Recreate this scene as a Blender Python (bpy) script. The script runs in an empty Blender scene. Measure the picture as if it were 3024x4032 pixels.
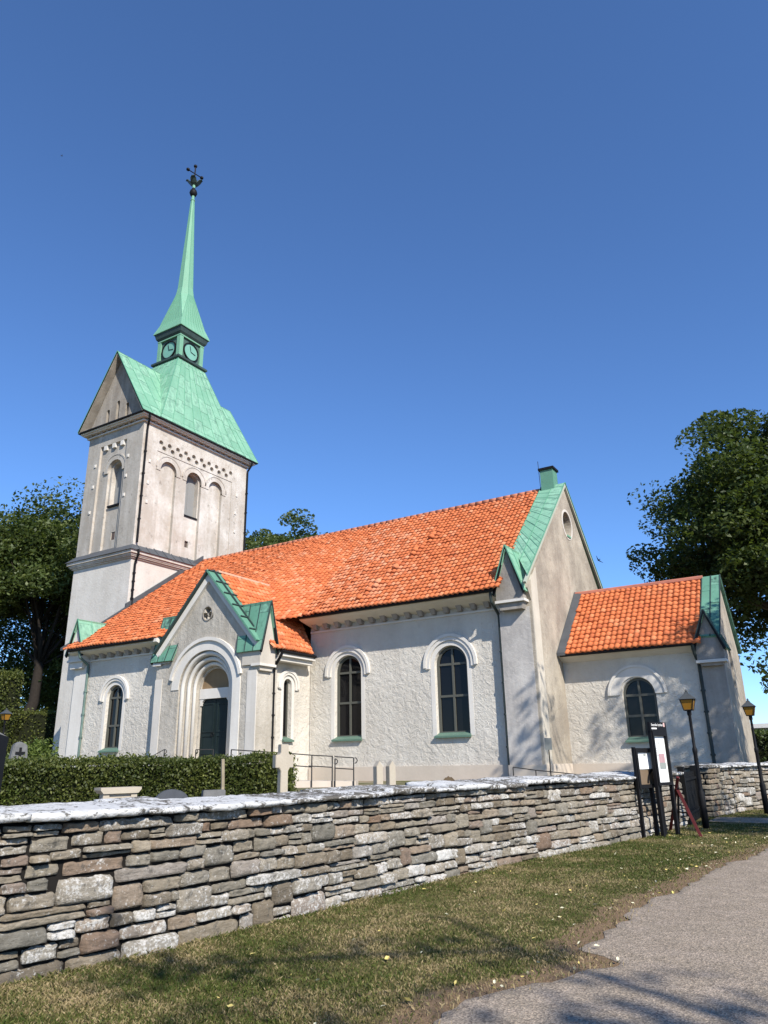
import bpy, bmesh, math, random
import numpy as np
from mathutils import Vector, Matrix, noise
rad = math.radians
random.seed(7); RNG = np.random.default_rng(11)
scene = bpy.context.scene
COL = scene.collection

# ------------------------------------------------------------------ camera, sky, sun, exposure
EYE = 1.55
cam_d = bpy.data.cameras.new("camera"); cam = bpy.data.objects.new("camera", cam_d); COL.objects.link(cam)
YAW, PITCH, ROLL = rad(31.475), rad(18.793), rad(-1.133)
Fv = Vector((-math.sin(YAW)*math.cos(PITCH), math.cos(YAW)*math.cos(PITCH), math.sin(PITCH)))
R0 = Vector((math.cos(YAW), math.sin(YAW), 0)); U0 = R0.cross(Fv)
Rv = R0*math.cos(ROLL)+U0*math.sin(ROLL); Uv = -R0*math.sin(ROLL)+U0*math.cos(ROLL)
M = Matrix((Rv, Uv, -Fv)).transposed().to_4x4(); M.translation = Vector((0, 0, EYE))
cam.matrix_world = M
cam_d.sensor_fit = 'VERTICAL'; cam_d.sensor_height = 36; cam_d.lens = 36*2888.63/4032
cam_d.clip_start = 0.05; cam_d.clip_end = 3000
scene.camera = cam

SUN_AZ, SUN_EL = 120.0, 37.5            # degrees clockwise from north (+Y), above the horizon
world = bpy.data.worlds.new("World"); scene.world = world; world.use_nodes = True
wn = world.node_tree; wn.nodes.clear()
sky = wn.nodes.new('ShaderNodeTexSky'); sky.sky_type = 'NISHITA'; sky.sun_disc = False
sky.sun_elevation = rad(SUN_EL); sky.sun_rotation = rad(SUN_AZ)
sky.air_density = 0.86; sky.dust_density = 0.0; sky.ozone_density = 10.0; sky.altitude = 0
bg = wn.nodes.new('ShaderNodeBackground'); bg.inputs[1].default_value = 0.15
wo = wn.nodes.new('ShaderNodeOutputWorld')
wn.links.new(sky.outputs[0], bg.inputs[0]); wn.links.new(bg.outputs[0], wo.inputs[0])
sd = bpy.data.lights.new("sun", 'SUN'); sd.energy = 5.0; sd.angle = rad(0.53); sd.color = (1.0, 0.94, 0.85)
sun = bpy.data.objects.new("sun", sd); COL.objects.link(sun)
sdir = Vector((math.sin(rad(SUN_AZ))*math.cos(rad(SUN_EL)), math.cos(rad(SUN_AZ))*math.cos(rad(SUN_EL)), math.sin(rad(SUN_EL))))
sun.rotation_euler = sdir.to_track_quat('Z', 'Y').to_euler(); sun.location = (20, -10, 40)
vs = scene.view_settings; vs.view_transform = 'Standard'; vs.look = 'None'; vs.exposure = 0.5; vs.gamma = 1.0
scene.cycles.max_bounces = 6

# ------------------------------------------------------------------ helpers
class MB:
    def __init__(s): s.v = []; s.f = []; s.a = []
    def add(s, vs, fs, at=.5):
        n = len(s.v); s.v += [tuple(p) for p in vs]; s.f += [tuple(i+n for i in f) for f in fs]; s.a += [at]*len(fs); return s
    def box(s, x0, x1, y0, y1, z0, z1):
        return s.add([(x0,y0,z0),(x1,y0,z0),(x1,y1,z0),(x0,y1,z0),(x0,y0,z1),(x1,y0,z1),(x1,y1,z1),(x0,y1,z1)],
              [(0,3,2,1),(4,5,6,7),(0,1,5,4),(1,2,6,5),(2,3,7,6),(3,0,4,7)])
    def prism(s, a, b):
        n = len(a)
        return s.add(list(a)+list(b), [tuple(range(n))[::-1], tuple(range(n, 2*n))]+[(i, (i+1) % n, n+(i+1) % n, n+i) for i in range(n)])
    def ext(s, poly, w0, w1, P): return s.prism([P(u, w0, z) for u, z in poly], [P(u, w1, z) for u, z in poly])
    def bx(s, u0, u1, w0, w1, z0, z1, P): return s.ext([(u0,z0),(u1,z0),(u1,z1),(u0,z1)], w0, w1, P)
    def ring(s, o, i, w0, w1, P, closed=True):
        n = len(o); vs = [P(u,w0,z) for u,z in o]+[P(u,w0,z) for u,z in i]+[P(u,w1,z) for u,z in o]+[P(u,w1,z) for u,z in i]; fs = []
        for k in range(n if closed else n-1):
            j = (k+1) % n
            fs += [(k,j,n+j,n+k), (2*n+k,3*n+k,3*n+j,2*n+j), (k,2*n+k,2*n+j,j), (n+k,n+j,3*n+j,3*n+k)]
        if not closed: fs += [(0,n,3*n,2*n), (n-1,3*n-1,4*n-1,2*n-1)]
        return s.add(vs, fs)
    def tube(s, path, r, n=8, cap=True):
        path = [Vector(p) for p in path]; rs = r if isinstance(r, (list, tuple)) else [r]*len(path); rings = []; vs = []; fs = []
        up = None
        for k, p in enumerate(path):
            d = (path[min(k+1, len(path)-1)]-path[max(k-1, 0)]).normalized()
            if up is None: up = d.orthogonal().normalized()
            up = (up-d*up.dot(d)).normalized(); b = d.cross(up)
            for j in range(n):
                a = 2*math.pi*j/n; vs.append(p+(up*math.cos(a)+b*math.sin(a))*rs[k])
        for k in range(len(path)-1):
            for j in range(n): fs.append((k*n+j, k*n+(j+1) % n, (k+1)*n+(j+1) % n, (k+1)*n+j))
        if cap: fs += [tuple(range(n))[::-1], tuple(range((len(path)-1)*n, len(path)*n))]
        return s.add(vs, fs)
    def lathe(s, prof, cx, cy, n=16, ph=0.0, sx=1, sy=1):
        vs = []; fs = []
        for r, z in prof:
            for j in range(n):
                a = ph+2*math.pi*j/n; vs.append((cx+sx*r*math.cos(a), cy+sy*r*math.sin(a), z))
        for k in range(len(prof)-1):
            for j in range(n): fs.append((k*n+j, k*n+(j+1) % n, (k+1)*n+(j+1) % n, (k+1)*n+j))
        fs += [tuple(range(n))[::-1], tuple(range((len(prof)-1)*n, len(prof)*n))]
        return s.add(vs, fs)
    def build(s, name, mat, parent=None, label=None, local=False, smooth=False, bevel=0, recalc=True):
        me = bpy.data.meshes.new(name); off = Vector((0, 0, 0))
        if parent is not None and not local:
            r = parent
            while r.parent: r = r.parent
            off = r.location
        me.from_pydata([tuple(Vector(p)-off) for p in s.v], [], s.f)
        if len(set(s.a)) > 1 and not bevel: me.attributes.new('sheet', 'FLOAT', 'FACE').data.foreach_set('value', s.a)
        if recalc:
            bm = bmesh.new(); bm.from_mesh(me); bmesh.ops.recalc_face_normals(bm, faces=bm.faces)
            if bevel: bmesh.ops.bevel(bm, geom=[e for e in bm.edges if e.calc_face_angle(0) > 0.6], offset=bevel, segments=2, affect='EDGES', clamp_overlap=True)
            bm.to_mesh(me); bm.free()
        if smooth: me.polygons.foreach_set('use_smooth', [True]*len(me.polygons))
        o = bpy.data.objects.new(name, me); COL.objects.link(o); me.materials.append(mat)
        if parent is not None: o.parent = parent
        if label: o['label'] = label
        return o
def np_mesh(name, V, Q, mat, parent=None, attr=None, off=None):
    me = bpy.data.meshes.new(name); V = np.asarray(V, np.float32)
    if off is not None: V = V-np.array(off, np.float32)
    k = Q.shape[1]; me.vertices.add(len(V)); me.vertices.foreach_set('co', V.ravel())
    me.loops.add(Q.size); me.loops.foreach_set('vertex_index', Q.ravel().astype(np.int32))
    me.polygons.add(len(Q)); me.polygons.foreach_set('loop_start', np.arange(0, Q.size, k, dtype=np.int32))
    me.update(calc_edges=True); me.validate()
    if attr is not None:
        for nm, val in attr.items():
            a = me.attributes.new(nm, 'FLOAT', 'FACE'); a.data.foreach_set('value', np.asarray(val, np.float32))
    o = bpy.data.objects.new(name, me); COL.objects.link(o); me.materials.append(mat)
    if parent is not None: o.parent = parent
    return o
def tag(o, label, cat, group=None, kind=None):
    if label: o['label'] = label
    if cat: o['category'] = cat
    if group: o['group'] = group
    if kind: o['kind'] = kind
    return o
def thing(name, label, cat, loc, group=None):
    o = bpy.data.objects.new(name, None); COL.objects.link(o); o.location = loc; o.empty_display_size = .3
    return tag(o, label, cat, group)
def copy_tree(o, parent=None):
    c = o.copy(); COL.objects.link(c); c.parent = parent
    for ch in list(o.children): copy_tree(ch, c)
    return c
def cut(o, cutter):
    me = bpy.data.meshes.new('c'); me.from_pydata(cutter.v, [], cutter.f)
    bm = bmesh.new(); bm.from_mesh(me); bmesh.ops.recalc_face_normals(bm, faces=bm.faces); bm.to_mesh(me); bm.free()
    co = bpy.data.objects.new('c', me); COL.objects.link(co)
    par = o.parent; o.parent = None
    m = o.modifiers.new('b', 'BOOLEAN'); m.operation = 'DIFFERENCE'; m.solver = 'EXACT'; m.object = co
    bpy.context.view_layer.update()
    dg = bpy.context.evaluated_depsgraph_get(); nm = bpy.data.meshes.new_from_object(o.evaluated_get(dg))
    o.modifiers.clear(); old = o.data; o.data = nm; nm.name = old.name
    bpy.data.objects.remove(co); bpy.data.meshes.remove(me); bpy.data.meshes.remove(old); o.parent = par
def PS(y0): return lambda u, w, z: (u, y0-w, z)      # wall facing south
def PE(x0): return lambda u, w, z: (x0+w, u, z)      # wall facing east
def PW(x0): return lambda u, w, z: (x0-w, u, z)
def arch(c, hw, zs, zsp, n=20): return [(c-hw, zs), (c+hw, zs)]+[(c+hw*math.cos(math.pi*k/n), zsp+hw*math.sin(math.pi*k/n)) for k in range(n+1)]
def arcpts(c, zc, r, a0, a1, n=20): return [(c+r*math.cos(rad(a0+(a1-a0)*k/n)), zc+r*math.sin(rad(a0+(a1-a0)*k/n))) for k in range(n+1)]
def circ(c, z, r, n=14): return [(c+r*math.cos(2*math.pi*k/n), z+r*math.sin(2*math.pi*k/n)) for k in range(n)]

# ------------------------------------------------------------------ materials
class NT:
    def __init__(s, name):
        s.m = bpy.data.materials.new(name); s.m.use_nodes = True; s.t = s.m.node_tree; s.t.nodes.clear()
        s.out = s.n('ShaderNodeOutputMaterial'); s.b = s.n('ShaderNodeBsdfPrincipled'); s.l(s.b.outputs[0], s.out.inputs[0])
        s.tc = s.n('ShaderNodeTexCoord')
    def n(s, t, **k):
        x = s.t.nodes.new(t)
        for a, v in k.items(): setattr(x, a, v)
        return x
    def l(s, a, b): s.t.links.new(a, b)
    def map(s, scale=(1,1,1), rot=(0,0,0), src=None):
        m = s.n('ShaderNodeMapping'); m.inputs['Scale'].default_value = scale; m.inputs['Rotation'].default_value = rot
        s.l(src or s.tc.outputs['Object'], m.inputs[0]); return m.outputs[0]
    def noise(s, scale, detail=4, rough=.55, vec=None, dist=0):
        x = s.n('ShaderNodeTexNoise'); x.inputs['Scale'].default_value = scale; x.inputs['Detail'].default_value = detail
        x.inputs['Roughness'].default_value = rough; x.inputs['Distortion'].default_value = dist
        s.l(vec or s.tc.outputs['Object'], x.inputs['Vector']); return x.outputs['Fac']
    def ramp(s, fac, stops, interp='LINEAR'):
        r = s.n('ShaderNodeValToRGB'); r.color_ramp.interpolation = interp; e = r.color_ramp.elements
        while len(e) < len(stops): e.new(.5)
        for x, (p, c) in zip(e, stops): x.position = p; x.color = (*c, 1) if len(c) == 3 else c
        s.l(fac, r.inputs[0]); return r.outputs[0]
    def mix(s, fac, a, b, mode='MIX'):
        x = s.n('ShaderNodeMix', data_type='RGBA', blend_type=mode)
        for v, i in ((fac, 0), (a, 6), (b, 7)):
            if isinstance(v, (int, float)): x.inputs[i].default_value = v
            elif isinstance(v, tuple): x.inputs[i].default_value = (*v, 1)
            else: s.l(v, x.inputs[i])
        return x.outputs[2]
    def math(s, op, a, b=0.0):
        x = s.n('ShaderNodeMath', operation=op)
        for v, i in ((a, 0), (b, 1)):
            if isinstance(v, (int, float)): x.inputs[i].default_value = v
            else: s.l(v, x.inputs[i])
        return x.outputs[0]
    def attr(s, name): x = s.n('ShaderNodeAttribute'); x.attribute_name = name; return x.outputs['Fac']
    def bump(s, h, strength, dist):
        x = s.n('ShaderNodeBump'); x.inputs['Strength'].default_value = strength; x.inputs['Distance'].default_value = dist
        s.l(h, x.inputs['Height']); s.l(x.outputs[0], s.b.inputs['Normal'])
    def fin(s, col, rough=.8, metal=0.0, spec=.3):
        if isinstance(col, tuple): s.b.inputs['Base Color'].default_value = (*col, 1)
        else: s.l(col, s.b.inputs['Base Color'])
        if isinstance(rough, (int, float)): s.b.inputs['Roughness'].default_value = rough
        else: s.l(rough, s.b.inputs['Roughness'])
        s.b.inputs['Metallic'].default_value = metal; s.b.inputs['Specular IOR Level'].default_value = spec
        return s.m
def plaster(name, base, dirt, amt, bs, bd, bscale=6.0, streak=.3, spots=0.0):
    t = NT(name)
    big = t.noise(.55, 5, .62); st = t.noise(1.6, 4, .6, t.map((1.6, 1.6, .16))); fine = t.noise(7, 6, .7)
    f = t.math('ADD', t.math('MULTIPLY', big, 1-streak), t.math('MULTIPLY', st, streak))
    f = t.math('ADD', t.math('MULTIPLY', f, .75), t.math('MULTIPLY', fine, .25))
    m = t.ramp(f, [(.40-.12*amt, (0,0,0)), (.66-.1*amt, (amt,)*3)])
    c = t.mix(m, base, dirt)
    if spots:
        s3 = t.ramp(t.noise(1.3, 6, .7), [(.52, (0,0,0)), (.68, (spots*.55,)*3)]); c = t.mix(s3, c, (dirt[0]*.95, dirt[1]*.86, dirt[2]*.8))
        s2 = t.ramp(t.noise(3.2, 5, .65), [(.60, (0,0,0)), (.70, (spots,)*3)]); c = t.mix(s2, c, tuple(x*.55 for x in dirt))
    c = t.mix(.35, c, t.ramp(fine, [(.25, (.62,.62,.62)), (.75, (1,1,1))]), 'MULTIPLY')
    h = t.math('ADD', t.math('MULTIPLY', t.noise(bscale, 5, .6, None, .6), 1.0), t.math('MULTIPLY', t.noise(bscale*5, 3, .6), .25))
    t.bump(h, bs, bd)
    return t.fin(c, .92, 0, .15)
def solid(name, col, rough=.6, var=.25, scale=5.0, metal=0.0, bump=.0):
    t = NT(name); n = t.noise(scale, 5, .6)
    c = t.mix(n, tuple(x*(1-var) for x in col), tuple(min(1, x*(1+var)) for x in col))
    if bump: t.bump(t.noise(scale*6, 4), bump, .01)
    return t.fin(c, rough, metal, .15 if max(col) < .06 else .3)
M_ROUGH = plaster('plaster_rough', (.68,.64,.565), (.44,.40,.34), .65, .85, .075, 5.5, .3, .14)
M_SMOOTH = plaster('plaster_smooth', (.74,.705,.645), (.50,.465,.41), .6, .25, .02, 9, .4)
M_TOWER = plaster('plaster_tower', (.81,.775,.715), (.44,.39,.33), 1.0, .45, .04, 7, .25, .75)
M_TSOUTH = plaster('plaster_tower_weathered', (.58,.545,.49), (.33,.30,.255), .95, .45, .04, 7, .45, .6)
M_LOWER = plaster('plaster_tower_lower', (.68,.645,.585), (.44,.405,.35), .65, .45, .04, 7, .3, .25)
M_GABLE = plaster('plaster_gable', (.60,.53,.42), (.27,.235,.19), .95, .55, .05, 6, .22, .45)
M_PORCH = plaster('plaster_porch', (.66,.61,.53), (.36,.325,.27), .95, .7, .06, 6, .4, .2)
M_STRIP = plaster('plaster_strip', (.70,.66,.60), (.46,.42,.36), .7, .3, .02, 8, .4)
M_GREYP = plaster('plaster_grey', (.44,.40,.35), (.17,.155,.135), .8, .5, .04, 7, .5, .3)
M_PLINTH = plaster('plinth_stone', (.60,.52,.43), (.42,.36,.29), .5, .3, .02, 8, .2)
def copper(name, c0, c1, dark, damt):
    t = NT(name); n = t.noise(1.1, 6, .65); n2 = t.noise(4.5, 5, .7); st = t.noise(2.2, 4, .6, t.map((2.5, 2.5, .25)))
    c = t.mix(t.ramp(t.math('ADD', t.math('MULTIPLY', n, .6), t.math('MULTIPLY', t.attr('sheet'), .4)), [(.3, (0,0,0)), (.68, (1,1,1))]), c0, c1)
    c = t.mix(t.ramp(t.math('ADD', t.math('ADD', t.math('MULTIPLY', n2, .42), t.math('MULTIPLY', st, .45)), t.math('MULTIPLY', t.attr('sheet'), .13)), [(.49, (0,0,0)), (.66, (damt,)*3)]), c, dark)
    c = t.mix(t.ramp(t.noise(2.0, 5, .7, t.map((3, 3, .35))), [(.58, (0,0,0)), (.75, (.35,.35,.35))]), c, (.16,.17,.12))
    t.bump(t.noise(3, 4), .25, .03)
    return t.fin(c, .62, 0, .35)
M_CU = copper('copper_patina', (.155,.335,.22), (.25,.455,.315), (.085,.18,.13), .75)
M_CUD = copper('copper_patina_dark', (.10,.24,.165), (.17,.35,.25), (.02,.04,.033), .95)
M_CUB = copper('copper_blackened', (.03,.05,.045), (.07,.12,.10), (.02,.02,.02), .8)
M_SILL = copper('copper_sill', (.09,.16,.12), (.15,.24,.18), (.04,.06,.05), .7)
M_SEAM = copper('copper_seam', (.11,.29,.19), (.17,.38,.26), (.05,.12,.09), .5)
def tile_mat():
    t = NT('clay_pantile'); r = t.attr('trand'); big = t.noise(.22, 3, .5); mid = t.noise(1.3, 4, .6); fine = t.noise(14, 4, .7)
    c = t.ramp(r, [(0, (.44,.115,.042)), (.25, (.54,.145,.05)), (.8, (.58,.165,.058)), (1, (.62,.22,.095))])
    w = t.attr('pale')
    pale = t.ramp(t.math('ADD', t.math('ADD', t.math('MULTIPLY', r, .26), t.math('MULTIPLY', mid, .6)), t.math('MULTIPLY', w, .4)), [(.56, (0,0,0)), (.98, (.8,.8,.8))])
    c = t.mix(pale, c, (.66,.37,.24))
    c = t.mix(t.ramp(fine, [(.62, (0,0,0)), (.75, (.5,.5,.5))]), c, (.25,.10,.05))
    lk = t.ramp(t.math('ADD', t.math('MULTIPLY', t.noise(.8, 5, .7), .6), t.math('MULTIPLY', t.noise(9, 4, .7), .4)), [(.56, (0,0,0)), (.68, (.55,.55,.55))]); c = t.mix(lk, c, (.17,.085,.05))
    t.bump(fine, .25, .01)
    return t.fin(c, .78, 0, .25)
M_TILE = tile_mat()
M_BLACK = solid('black_metal', (.009,.009,.010), .6, .3)
M_PIPE = solid('dark_pipe', (.035,.045,.043), .5, .5, 3)
M_SLATE = solid('dark_sheet', (.075,.08,.085), .55, .35, 2)
M_GLASS = NT('dark_glass').fin((.006,.006,.007), .08, 0, .22)
M_FRAME = solid('window_paint', (.085,.085,.07), .5, .15)
M_DOOR = solid('door_paint', (.012,.02,.02), .45, .4, 3)
M_TYMP = plaster('tympanum_brick', (.30,.22,.13), (.20,.13,.07), .8, .4, .03, 10)
M_LOUV = solid('grey_shutter', (.23,.23,.22), .7, .15, 2)
M_DARKIN = solid('dark_recess', (.09,.065,.055), .9, .3)
M_DIAL = copper('clock_dial', (.16,.36,.28), (.28,.50,.40), (.05,.10,.09), .6)

# ------------------------------------------------------------------ the church (built in its own units of 1.2 m, z counted from eye level)
CS = 1.2
church = thing('church', 'white plastered church with orange tiled roofs and a tower with a tall green copper spire', 'church', (-8.883*CS, 24*CS, EYE))
church.scale = (CS, CS, CS)
def part(mb, name, mat, parent=None, label=None, **k): return mb.build(name, mat, parent or church, label, local=True, **k)

def window(P, c, hw, zs, zsp, depth, hin, hood=None, transoms=(), mull=True, surround=.17, wall=None, label=None, sill=True, framew=.08):
    if wall is not None: cut(wall, MB().prism([P(u, .06, z) for u, z in arch(c, hw*1.02, zs, zsp)], [P(u, -depth-.12, z) for u, z in arch(c, hin, zs+.1, zsp)]))
    o, i = arch(c, hin+.02, zs+.02, zsp), arch(c, hin-framew, zs+.12, zsp)
    m = MB().ring(o, i, -depth-.03, -depth+.045, P)
    if mull: m.bx(c-.038, c+.038, -depth-.025, -depth+.04, zs+.1, zsp+hin-.03, P)
    for tz in transoms: m.bx(c-hin+.02, c+hin-.02, -depth-.022, -depth+.036, tz-.04, tz+.04, P)
    w = part(m, 'window', M_FRAME, label=label)
    part(MB().ext(arch(c, hin, zs+.05, zsp), -depth-.06, -depth-.015, P), 'pane', M_GLASS, w)
    if surround: part(MB().ring(arch(c, hw+surround, zs-.05, zsp)[1:]+[(c-hw-surround, zs-.05)], arch(c, hw, zs-.05, zsp)[1:]+[(c-hw, zs-.05)], -.02, .008, P, False), 'surround', M_SMOOTH, w)
    if hood:
        r0, r1, zc = hood
        m = MB().ring([(c+r1, zc-.14)]+arcpts(c, zc, r1, 0, 180)+[(c-r1, zc-.14)], [(c+r0, zc-.14)]+arcpts(c, zc, r0, 0, 180)+[(c-r0, zc-.14)], -.02, .065, P, False)
        m.ring([(c+r1+.05, zc-.1)]+arcpts(c, zc, r1+.05, 0, 180)+[(c-r1-.05, zc-.1)], [(c+r1-.06, zc-.1)]+arcpts(c, zc, r1-.06, 0, 180)+[(c-r1+.06, zc-.1)], -.02, .10, P, False)
        part(m, 'hood_moulding', M_SMOOTH, w)
    if sill: part(MB().prism([P(c-hw-.06, .13, zs-.1), P(c+hw+.06, .13, zs-.1), P(c+hw+.06, .13, zs-.04), P(c-hw-.06, .13, zs-.04)],
                  [P(c-hw+.03, -depth, zs-.1), P(c+hw-.03, -depth, zs-.1), P(c+hw-.03, -depth, zs+.1), P(c-hw+.03, -depth, zs+.1)]), 'sill', M_SILL, w)
    return w

def tile_roof(name, P, length, slope, pale=lambda x, b: 0, tw=.2, tl=.26, lift=.05, amp=.054, seed=1, streak=None, k=6):
    rng = np.random.default_rng(seed); nc = max(2, round(length/tw)); nr = max(2, round(slope/tl)); ns = nc*k+1
    A = np.linspace(0, 1, ns); t = (np.arange(ns) % k)/k
    prof = amp*(.5+.5*np.sin(2*np.pi*t-.6)+.12*np.sin(4*np.pi*t)); V = []; Q = []; tr = []; pl = []
    def pts(b, h):
        p = np.array([P(a, b) for a in (0., .25, .5, .75, 1.)]); q = np.array([np.interp(A, (0,.25,.5,.75,1.), p[:, j]) for j in range(3)]).T
        e = np.array(P(.5, min(1, b+.01)))-np.array(P(.5, b-.0)) if b < .99 else np.array(P(.5, b))-np.array(P(.5, b-.01))
        d = np.array(P(1, b))-np.array(P(0, b)); n = np.cross(d, e); n /= np.linalg.norm(n); n *= np.sign(n[2]); return q+n*h[:, None]
    col = np.minimum(np.arange(ns-1)//k, nc-1); colv = np.minimum(np.arange(ns)//k, nc-1)
    sag = .03*np.sin(A*length*.9)
    for r in range(nr):
        b0, b1 = r/nr, min(1, (r+1.12)/nr); j = rng.normal(0, .009, nc)[colv]; jb = rng.normal(0, .0028, nc)
        s_ = 0
        if streak is not None: s_ = np.array([streak((c_+.5)/nc, (r+.5)/nr) for c_ in range(nc)])[colv]
        base = prof+j+sag+s_; i0 = len(V)*ns
        V += [pts(b0+0, base*.8-.02), pts(max(0, b0-.003), base+lift), pts(b1, base+.004)]
        for q in (0, 1):
            a = i0+q*ns+np.arange(ns-1); Q.append(np.stack([a, a+1, a+ns+1, a+ns], 1))
            v = rng.random(nc) if q == 0 else v
            tr.append(v[col]); pl.append(np.array([pale((c_+.5)/nc, b0) for c_ in range(nc)])[col])
    return np_mesh(name, np.concatenate(V), np.concatenate(Q), M_TILE, church, {'trand': np.concatenate(tr), 'pale': np.concatenate(pl)})
def lerp(a, b, t): return tuple(x+(y-x)*t for x, y in zip(a, b))
def seamed(mb_face, mb_rib, a, b, c, d, n, h=.03, w=.035):
    """sheet metal quad a(lower left) b(lower right) c(upper right) d(upper left) with n standing seams"""
    a, b, c, d = map(Vector, (a, b, c, d)); nn = (b-a).cross(d-a); nn = nn.normalized() if nn.length > 1e-6 else (c-b).cross(d-b).normalized()
    if nn.z < 0: nn = -nn
    mb_face.prism([a-nn*.004, b-nn*.004, c-nn*.004, d-nn*.004], [a-nn*.06, b-nn*.06, c-nn*.06, d-nn*.06])
    L = ((d-a).length+(c-b).length)/2; rr = random.Random(int(L*1000)+n)
    for i in range(n):
        cuts = [0]+[min(.98, (j+.35+.5*((i*.618) % 1))*1.15/L) for j in range(int(L/1.15)+1) if (j+.35+.5*((i*.618) % 1))*1.15/L < .95]+[1]
        for t0, t1 in zip(cuts[:-1], cuts[1:]):
            lo0, lo1, hi0, hi1 = a.lerp(d, t0), b.lerp(c, t0), a.lerp(d, t1), b.lerp(c, t1); k = rr.random()*.012
            mb_face.add([lo0.lerp(lo1, i/n)+nn*(k+.006), lo0.lerp(lo1, (i+1)/n)+nn*(k+.006), hi0.lerp(hi1, (i+1)/n)+nn*k*.3, hi0.lerp(hi1, i/n)+nn*k*.3], [(0, 1, 2, 3)], rr.random())
            if t1 < 1: mb_rib.tube([hi0.lerp(hi1, i/n), hi0.lerp(hi1, (i+1)/n)], .009, 4)
    for i in range(n+1):
        t = i/n; p, q = a.lerp(b, t), d.lerp(c, t); s = (b-a).normalized()*w/2
        mb_rib.prism([p-s-nn*.01, p+s-nn*.01, q+s-nn*.01, q-s-nn*.01], [p-s+nn*h, p+s+nn*h, q+s+nn*h, q-s+nn*h])

ZG = -.66
# --- eastern nave
nave_wall = part(MB().box(-9.62, -.02, .25, 1.1, ZG, 5.35), 'nave_wall', M_ROUGH)
WN = PS(.25)
window(WN, -7.78, .63, .87, 3.40, .2, .60, (.80, 1.0, 3.36), (2.2, 3.36), wall=nave_wall)
window(WN, -3.26, .66, .86, 3.33, .2, .63, (.84, 1.03, 3.33), (2.2, 3.33), wall=nave_wall)
part(MB().box(-1.12, .003, -.008, .4, ZG, 5.0), 'corner_pilaster', plaster('plaster_pilaster', (.70,.66,.60), (.36,.335,.31), .95, .5, .04, 6, .3))
part(MB().box(-9.6, -1.125, .17, .4, ZG, -.17).box(-1.16, .0, -.05, .3, ZG, -.185), 'plinth', M_PLINTH)
part(MB().box(-9.6, -1.12, .19, .4, 5.06, 5.12), 'string_moulding', M_SMOOTH)
part(MB().prism([(-9.6, .24, 5.3), (-9.6, -.42, 5.46), (-9.6, -.58, 5.52), (-9.6, -.58, 5.62), (-9.6, .6, 5.9)], [(-1.1, .24, 5.3), (-1.1, -.42, 5.46), (-1.1, -.58, 5.52), (-1.1, -.58, 5.62), (-1.1, .6, 5.9)]), 'cornice', M_SMOOTH)
M_CORB = plaster('corbel_stone', (.36,.33,.30), (.22,.20,.18), .6, .3, .02)
def corbels(xs, P, z0, z1, d, w=.24):
    cor = part(MB().bx(min(xs)-w/2, max(xs)+w/2, -.04, .012, z1-.02, z1+.05, P), 'corbel_table', M_CORB)
    for u in xs: part(MB().prism([P(u-w/2, -.03, z1), P(u+w/2, -.03, z1), P(u+w/2, d, z1), P(u-w/2, d, z1)], [P(u-w*.33, -.03, z0), P(u+w*.33, -.03, z0), P(u+w*.33, d*.6, z0), P(u-w*.33, d*.6, z0)]), 'corbel', M_CORB, cor)
corbels([-9.28+.5475*i for i in range(15)], WN, 5.17, 5.40, .3)
def gutter(name, a, b, r=.07): return part(MB().tube([a, b], r, 8), name, M_BLACK)
gutter('gutter', (-9.55, -.66, 5.60), (-1.05, -.66, 5.60), .075)
tile_roof('tiled_roof', lambda a, b: lerp(lerp((-9.3, -.75, 5.62), (-.72, -.75, 5.62), a), lerp((-9.3, 5, 10.95), (-.72, 5, 10.95), a), b), 8.58, 7.84,
   lambda x, b: .34+.16*math.sin(5.1*x+2*b)-.12*x, seed=3, streak=lambda a, b: (.09+.05*math.sin(40*b))*math.exp(-((a-.38+.0*b-(b-.35)*.32)/.016)**2)*(1 if .08 < b < .72 else 0)+.05*math.exp(-((a-.17-(b-.3)*.3)/.012)**2)*(1 if b < .6 else 0))
# --- wider western nave: bottom of the roof steps out behind the porch gable
def west_roof(a, b):
    e = lerp((-20.62, -3.5, 4.97), (-14.6, -3.5, 4.97), a/.55) if a < .55 else lerp((-14.6, -3.5, 4.97), (-9.3, -.75, 5.62), (a-.55)/.45)
    r = lerp((-21.1, 5, 10.95), (-14.6, 5, 10.95), a/.55) if a < .55 else lerp((-14.6, 5, 10.95), (-9.3, 5, 10.95), (a-.55)/.45)
    return lerp(e, r, b)
tile_roof('tiled_roof', west_roof, 11.5, 10.0, lambda x, b: .02+.32*max(0, x-.1), seed=4, tl=.265)
part(MB().prism([(-21.1, 10.75, 5.62), (-.7, 10.75, 5.62), (-.7, 5, 10.97), (-21.1, 5, 10.97)], [(-21.1, 10.7, 5.5), (-.7, 10.7, 5.5), (-.7, 5, 10.8), (-21.1, 5, 10.8)]), 'north_roof', M_TILE)
part(MB().box(-21.0, .0, 9.2, 10.0, ZG, 5.9), 'north_wall', M_ROUGH)
rt = MB(); x = -20.95
while x < -.95:
    rt.lathe([(.13, x), (.115, x+.36)], 0, 0, 8); x += .34
rt.v = [(z, 5+px, 10.97+py) for px, py, z in rt.v]
part(rt, 'ridge_tiles', solid('ridge_clay', (.42,.16,.09), .8, .5, 3), smooth=True)
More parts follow.
